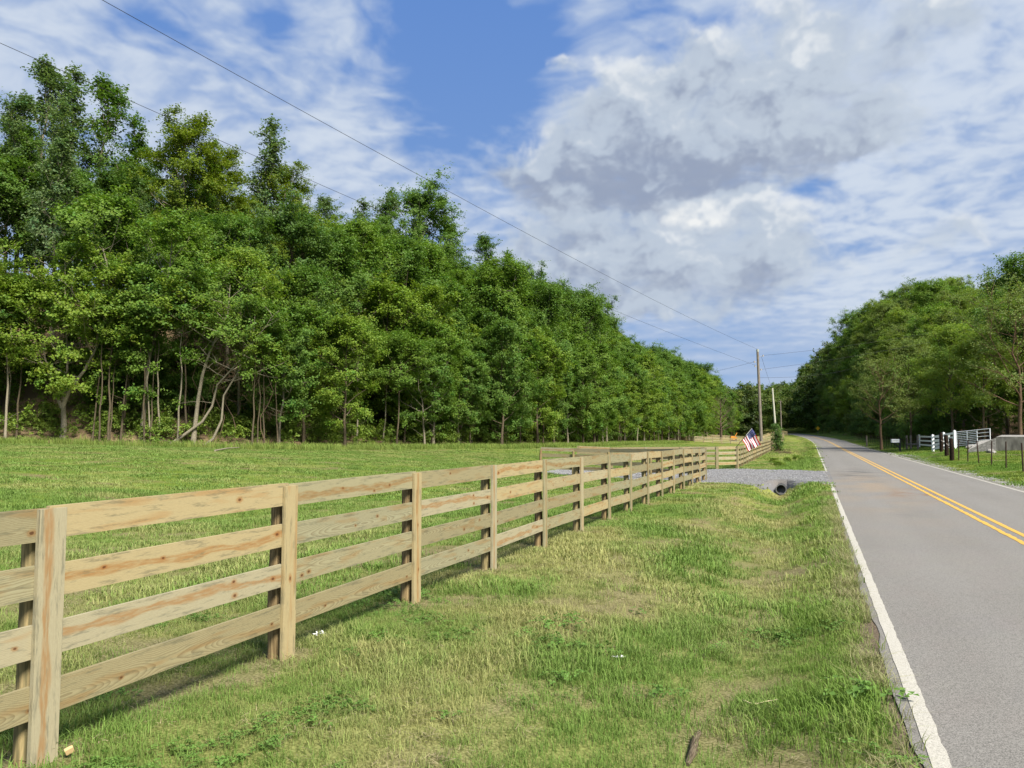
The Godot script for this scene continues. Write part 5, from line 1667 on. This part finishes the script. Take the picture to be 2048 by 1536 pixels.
func build_litter() -> void:
	var r := RandomNumberGenerator.new()
	r.seed = 8
	var paper := mat(lin(0.75, 0.75, 0.75), 0.8)
	for d in [[1238, 1325, "crumpled white paper scrap on the open verge between fence and road", 0.035], [640, 1278, "torn white paper scrap in the grass beside the second face board", 0.06]]:
		var m := MB.new()
		for i in 9:
			var a: Vector3 = Vector3(r.randfn(), r.randf() * 0.6, r.randfn()) * d[3] * 0.5
			var k := m.v.size()
			m.v.append_array([a, a + Vector3(r.randfn(), r.randf(), r.randfn()) * d[3] * 0.5, a + Vector3(r.randfn(), r.randf(), r.randfn()) * d[3] * 0.5])
			m.ix.append_array([k, k + 1, k + 2])
		single("paper_scrap", m.done(null, true), paper, d[2], "litter", "", ground_at(d[0], d[1]) + Vector3.UP * 0.035)
	var sa := ground_at(1488, 1416)
	var pts := []
	for d in [[1488, 1416], [1500, 1421], [1515, 1422], [1535, 1417], [1556, 1414]]: pts.append(ground_at(d[0], d[1]) - sa + Vector3.UP * 0.055)
	var m := MB.new()
	m.tube(pts, [0.007, 0.005, 0.005, 0.004, 0.003], 5, true)
	single("dry_stalk", m.done(), mat(lin(0.55, 0.47, 0.28), 0.8), "pale curved dry stalk lying on the green verge near the road", "stalk", "", sa)
	var la := ground_at(1374, 1532)
	var lb := ground_at(1402, 1462)
	m = MB.new()
	m.tube([Vector3(0, 0.01, 0), (lb - la) * 0.3 + Vector3(0.012, 0.025, 0), (lb - la) * 0.7 + Vector3(-0.012, 0.018, 0), (lb - la) + Vector3.UP * 0.005], [0.016, 0.028, 0.024, 0.01], 9, true)
	single("rotten_stick", m.done(), M.bark[1], "weathered grey stick half sunk in the grass", "stick", "", la)
	var ba := ground_at(430, 903)
	var bb := ground_at(478, 898)
	m = MB.new()
	m.tube([Vector3(0, 0.05, 0), (bb - ba) * 0.5 + Vector3.UP * 0.12, (bb - ba) + Vector3.UP * 0.1], [0.05, 0.04, 0.03], 6, true)
	single("fallen_branch", m.done(), M.bark[0], "pale fallen branch in the long grass before the vine tangle", "branch", "", ba)
	m = MB.new()
	m.box(Vector3(-0.02, 0, -0.012), Vector3(0.022, 0.03, 0.012))
	var chip := single("wood_chip", m.done(), mat(lin(0.5, 0.36, 0.18), 0.8), "small offcut of pale wood at the foot of the first face board", "offcut", "", ground_at(140, 1515) + Vector3.UP * 0.03)
	chip.rotation = Vector3(0.3, 0.7, 0.4)

# ------------------------------------------------------------------ everything
func _ready() -> void:
	rng.seed = 20240
	n_fine.seed = 3; n_fine.frequency = 0.1; n_fine.fractal_octaves = 2
	n_mid.seed = 5; n_mid.frequency = 0.55; n_mid.fractal_octaves = 3
	n_big.seed = 7; n_big.frequency = 0.09; n_big.fractal_octaves = 3
	n_sky.seed = 21; n_sky.frequency = 0.05; n_sky.fractal_octaves = 5; n_sky.fractal_gain = 0.55
	# camera
	var cam := Camera3D.new()
	cam.name = "camera"
	add_child(cam)
	cam.position = Vector3(0, EYE, 0)
	cam.rotation.x = PITCH
	cam.fov = rad_to_deg(2.0 * atan(768.0 / FOCAL))
	cam.near = 0.1
	cam.far = 4000.0
	cam.current = true
	# sky, sun, exposure
	var env := Environment.new()
	env.tonemap_mode = Environment.TONE_MAPPER_LINEAR
	env.tonemap_exposure = 2.2
	env.background_mode = Environment.BG_SKY
	var sky := Sky.new()
	var sm := PanoramaSkyMaterial.new()
	sm.panorama = make_sky()
	sm.energy_multiplier = 1.0 / 2.2
	sky.sky_material = sm
	env.sky = sky
	env.sdfgi_enabled = true
	env.ssao_enabled = true
	env.ssil_enabled = true
	var we := WorldEnvironment.new()
	we.name = "environment"
	we.environment = env
	add_child(we)
	var sun := DirectionalLight3D.new()
	sun.name = "sun"
	sun.light_energy = 1.45
	sun.light_color = Color(1.0, 0.975, 0.925)
	sun.light_angular_distance = 18.0
	sun.shadow_enabled = true
	add_child(sun)
	sun.look_at_from_position(Vector3.ZERO, -Vector3(0.42, 0.78, 0.58))
	print("sky ", Time.get_ticks_msec())
	materials()
	print("materials ", Time.get_ticks_msec())
	fence_stock()
	build_fences()
	build_ground()
	build_road()
	build_drive()
	print("ground ", Time.get_ticks_msec())
	stock_trees()
	var tot := 0
	for k in T: tot += T[k].leaves
	print("tree stock ", Time.get_ticks_msec(), " leaves ", tot)
	build_woods()
	place_fences()
	build_flag()
	build_culvert()
	build_poles()
	build_right()
	build_vines()
	build_litter()
	print("things ", Time.get_ticks_msec())
	build_grass()
	print("grass ", Time.get_ticks_msec())

func tex_mat(t: Texture2D, rough: float, scale: float, vertex := false) -> StandardMaterial3D:
	var m := mat(Color.WHITE, rough)
	m.albedo_texture = t
	m.uv1_triplanar = true
	m.uv1_world_triplanar = true
	m.uv1_scale = Vector3.ONE * scale
	m.vertex_color_use_as_albedo = vertex
	return m

func materials() -> void:
	M.ground = tex_mat(noise_tex(1024, 0.06, 3, Color(0.66, 0.67, 0.62), Color(1, 1, 1), 5), 0.95, 0.55, true)
	M.ground.metallic_specular = 0.1
	M.asphalt = tex_mat(speckle_tex(512, 4, 0.42), 0.85, 0.42, true)
	M.gravel = tex_mat(noise_tex(512, 0.12, 6, Color(0.55, 0.55, 0.56), Color(1, 1, 1), 3), 0.95, 1.1, true)
	M.stone = mat(Color.WHITE, 0.9)
	M.stone.vertex_color_use_as_albedo = true
	M.line_white = tex_mat(speckle_tex(256, 8, 0.22), 0.8, 0.8)
	M.line_white.albedo_color = Color(0.69, 0.675, 0.635)
	M.line_yellow = tex_mat(noise_tex(512, 0.05, 9, Color(0.58, 0.49, 0.29), Color(0.78, 0.60, 0.22), 5, 0.40), 0.7, 1.6)
	M.grass = mat(Color.WHITE, 0.6, 0.3)
	M.grass.vertex_color_use_as_albedo = true
	M.grass.backlight_enabled = true
	M.grass.backlight = lin(0.5, 0.55, 0.3)
	M.wood = []
	for d in [[101, 0], [102, 1], [103, 2], [104, 1], [105, 0], [106, 2], [107, 1], [108, 0], [109, 2], [110, 1], [111, 0], [112, 1]]:
		var w := mat(Color.WHITE, 0.8, 0.3)
		w.albedo_texture = wood_tex(d[0], d[1])
		w.albedo_color = [Color(1, 1, 1), Color(0.92, 0.94, 0.92), Color(1.0, 0.98, 0.93), Color(0.87, 0.88, 0.85)][M.wood.size() % 4]
		w.heightmap_enabled = true
		w.heightmap_texture = w.albedo_texture
		w.heightmap_scale = 0.08
		M.wood.append(w)
	M.post = []
	for k in 2:
		var t := noise_tex(256, 0.03, 30 + k, [Color(0.40, 0.34, 0.24), Color(0.42, 0.39, 0.28)][k], [Color(0.60, 0.52, 0.38), Color(0.63, 0.56, 0.40)][k], 5)
		var w := mat(Color.WHITE, 0.9, 0.2)
		w.albedo_texture = t
		w.uv1_scale = Vector3(2.0, 0.35, 1)
		M.post.append(w)
	M.bark = []
	for d in [[Color(0.38, 0.35, 0.29), Color(0.62, 0.59, 0.52)], [Color(0.24, 0.21, 0.17), Color(0.44, 0.40, 0.33)], [Color(0.30, 0.245, 0.19), Color(0.47, 0.39, 0.32)]]:
		var w := mat(Color.WHITE, 0.95, 0.15)
		w.albedo_texture = noise_tex(256, 0.05, 40 + M.bark.size(), d[0], d[1], 5)
		w.uv1_scale = Vector3(2.0, 0.7, 1)
		M.bark.append(w)
	M.bark_red = mat(lin(0.105, 0.075, 0.058), 0.95, 0.15)
	M.pole = mat(Color.WHITE, 0.95, 0.15)
	M.pole.albedo_texture = noise_tex(256, 0.04, 50, Color(0.36, 0.33, 0.30), Color(0.56, 0.53, 0.49), 5)
	M.pole.uv1_scale = Vector3(3.0, 0.2, 1)
	M.pole_pale = mat(lin(0.42, 0.41, 0.34), 0.9, 0.2)
	M.dark_wood = mat(Color.WHITE, 0.9, 0.2)
	M.dark_wood.albedo_texture = noise_tex(256, 0.05, 51, Color(0.09, 0.07, 0.06), Color(0.24, 0.19, 0.15), 5)
	M.vine = mat(lin(0.115, 0.082, 0.055), 0.95, 0.1)
	M.bramble = mat(lin(0.15, 0.105, 0.075), 0.95, 0.1)
	M.tar = mat(lin(0.07, 0.068, 0.065), 0.9, 0.2)
	M.wire = mat(lin(0.02, 0.02, 0.022), 0.6)
	M.steel = mat(lin(0.30, 0.30, 0.30), 0.5)
	M.rust = mat(lin(0.035, 0.022, 0.018), 0.8, 0.2)
	M.vinyl = mat(lin(0.78, 0.79, 0.80), 0.45)
	M.concrete = tex_mat(noise_tex(512, 0.012, 60, Color(0.34, 0.33, 0.31), Color(0.52, 0.51, 0.48), 4), 0.95, 0.3)
	M.concrete.uv1_scale = Vector3(0.6, 0.12, 0.6)
	M.concrete_pale = tex_mat(noise_tex(512, 0.03, 61, Color(0.42, 0.41, 0.39), Color(0.60, 0.59, 0.57), 5), 0.95, 0.5)
	M.leaf = [
		leaf_mat(0.190, 0.280, 0.034),   # 0 fresh yellow green
		leaf_mat(0.150, 0.248, 0.036),   # 1 spring green
		leaf_mat(0.120, 0.212, 0.036),   # 2 mid green
		leaf_mat(0.160, 0.222, 0.018),   # 3 golden green
		leaf_mat(0.100, 0.180, 0.040),   # 4 dark green
		leaf_mat(0.145, 0.218, 0.085),   # 5 grey green
		leaf_mat(0.178, 0.235, 0.060),   # 6 olive
		leaf_mat(0.215, 0.300, 0.045),   # 7 bright
	]
	M.far_leaf = leaf_mat(1.0, 1.0, 1.0)
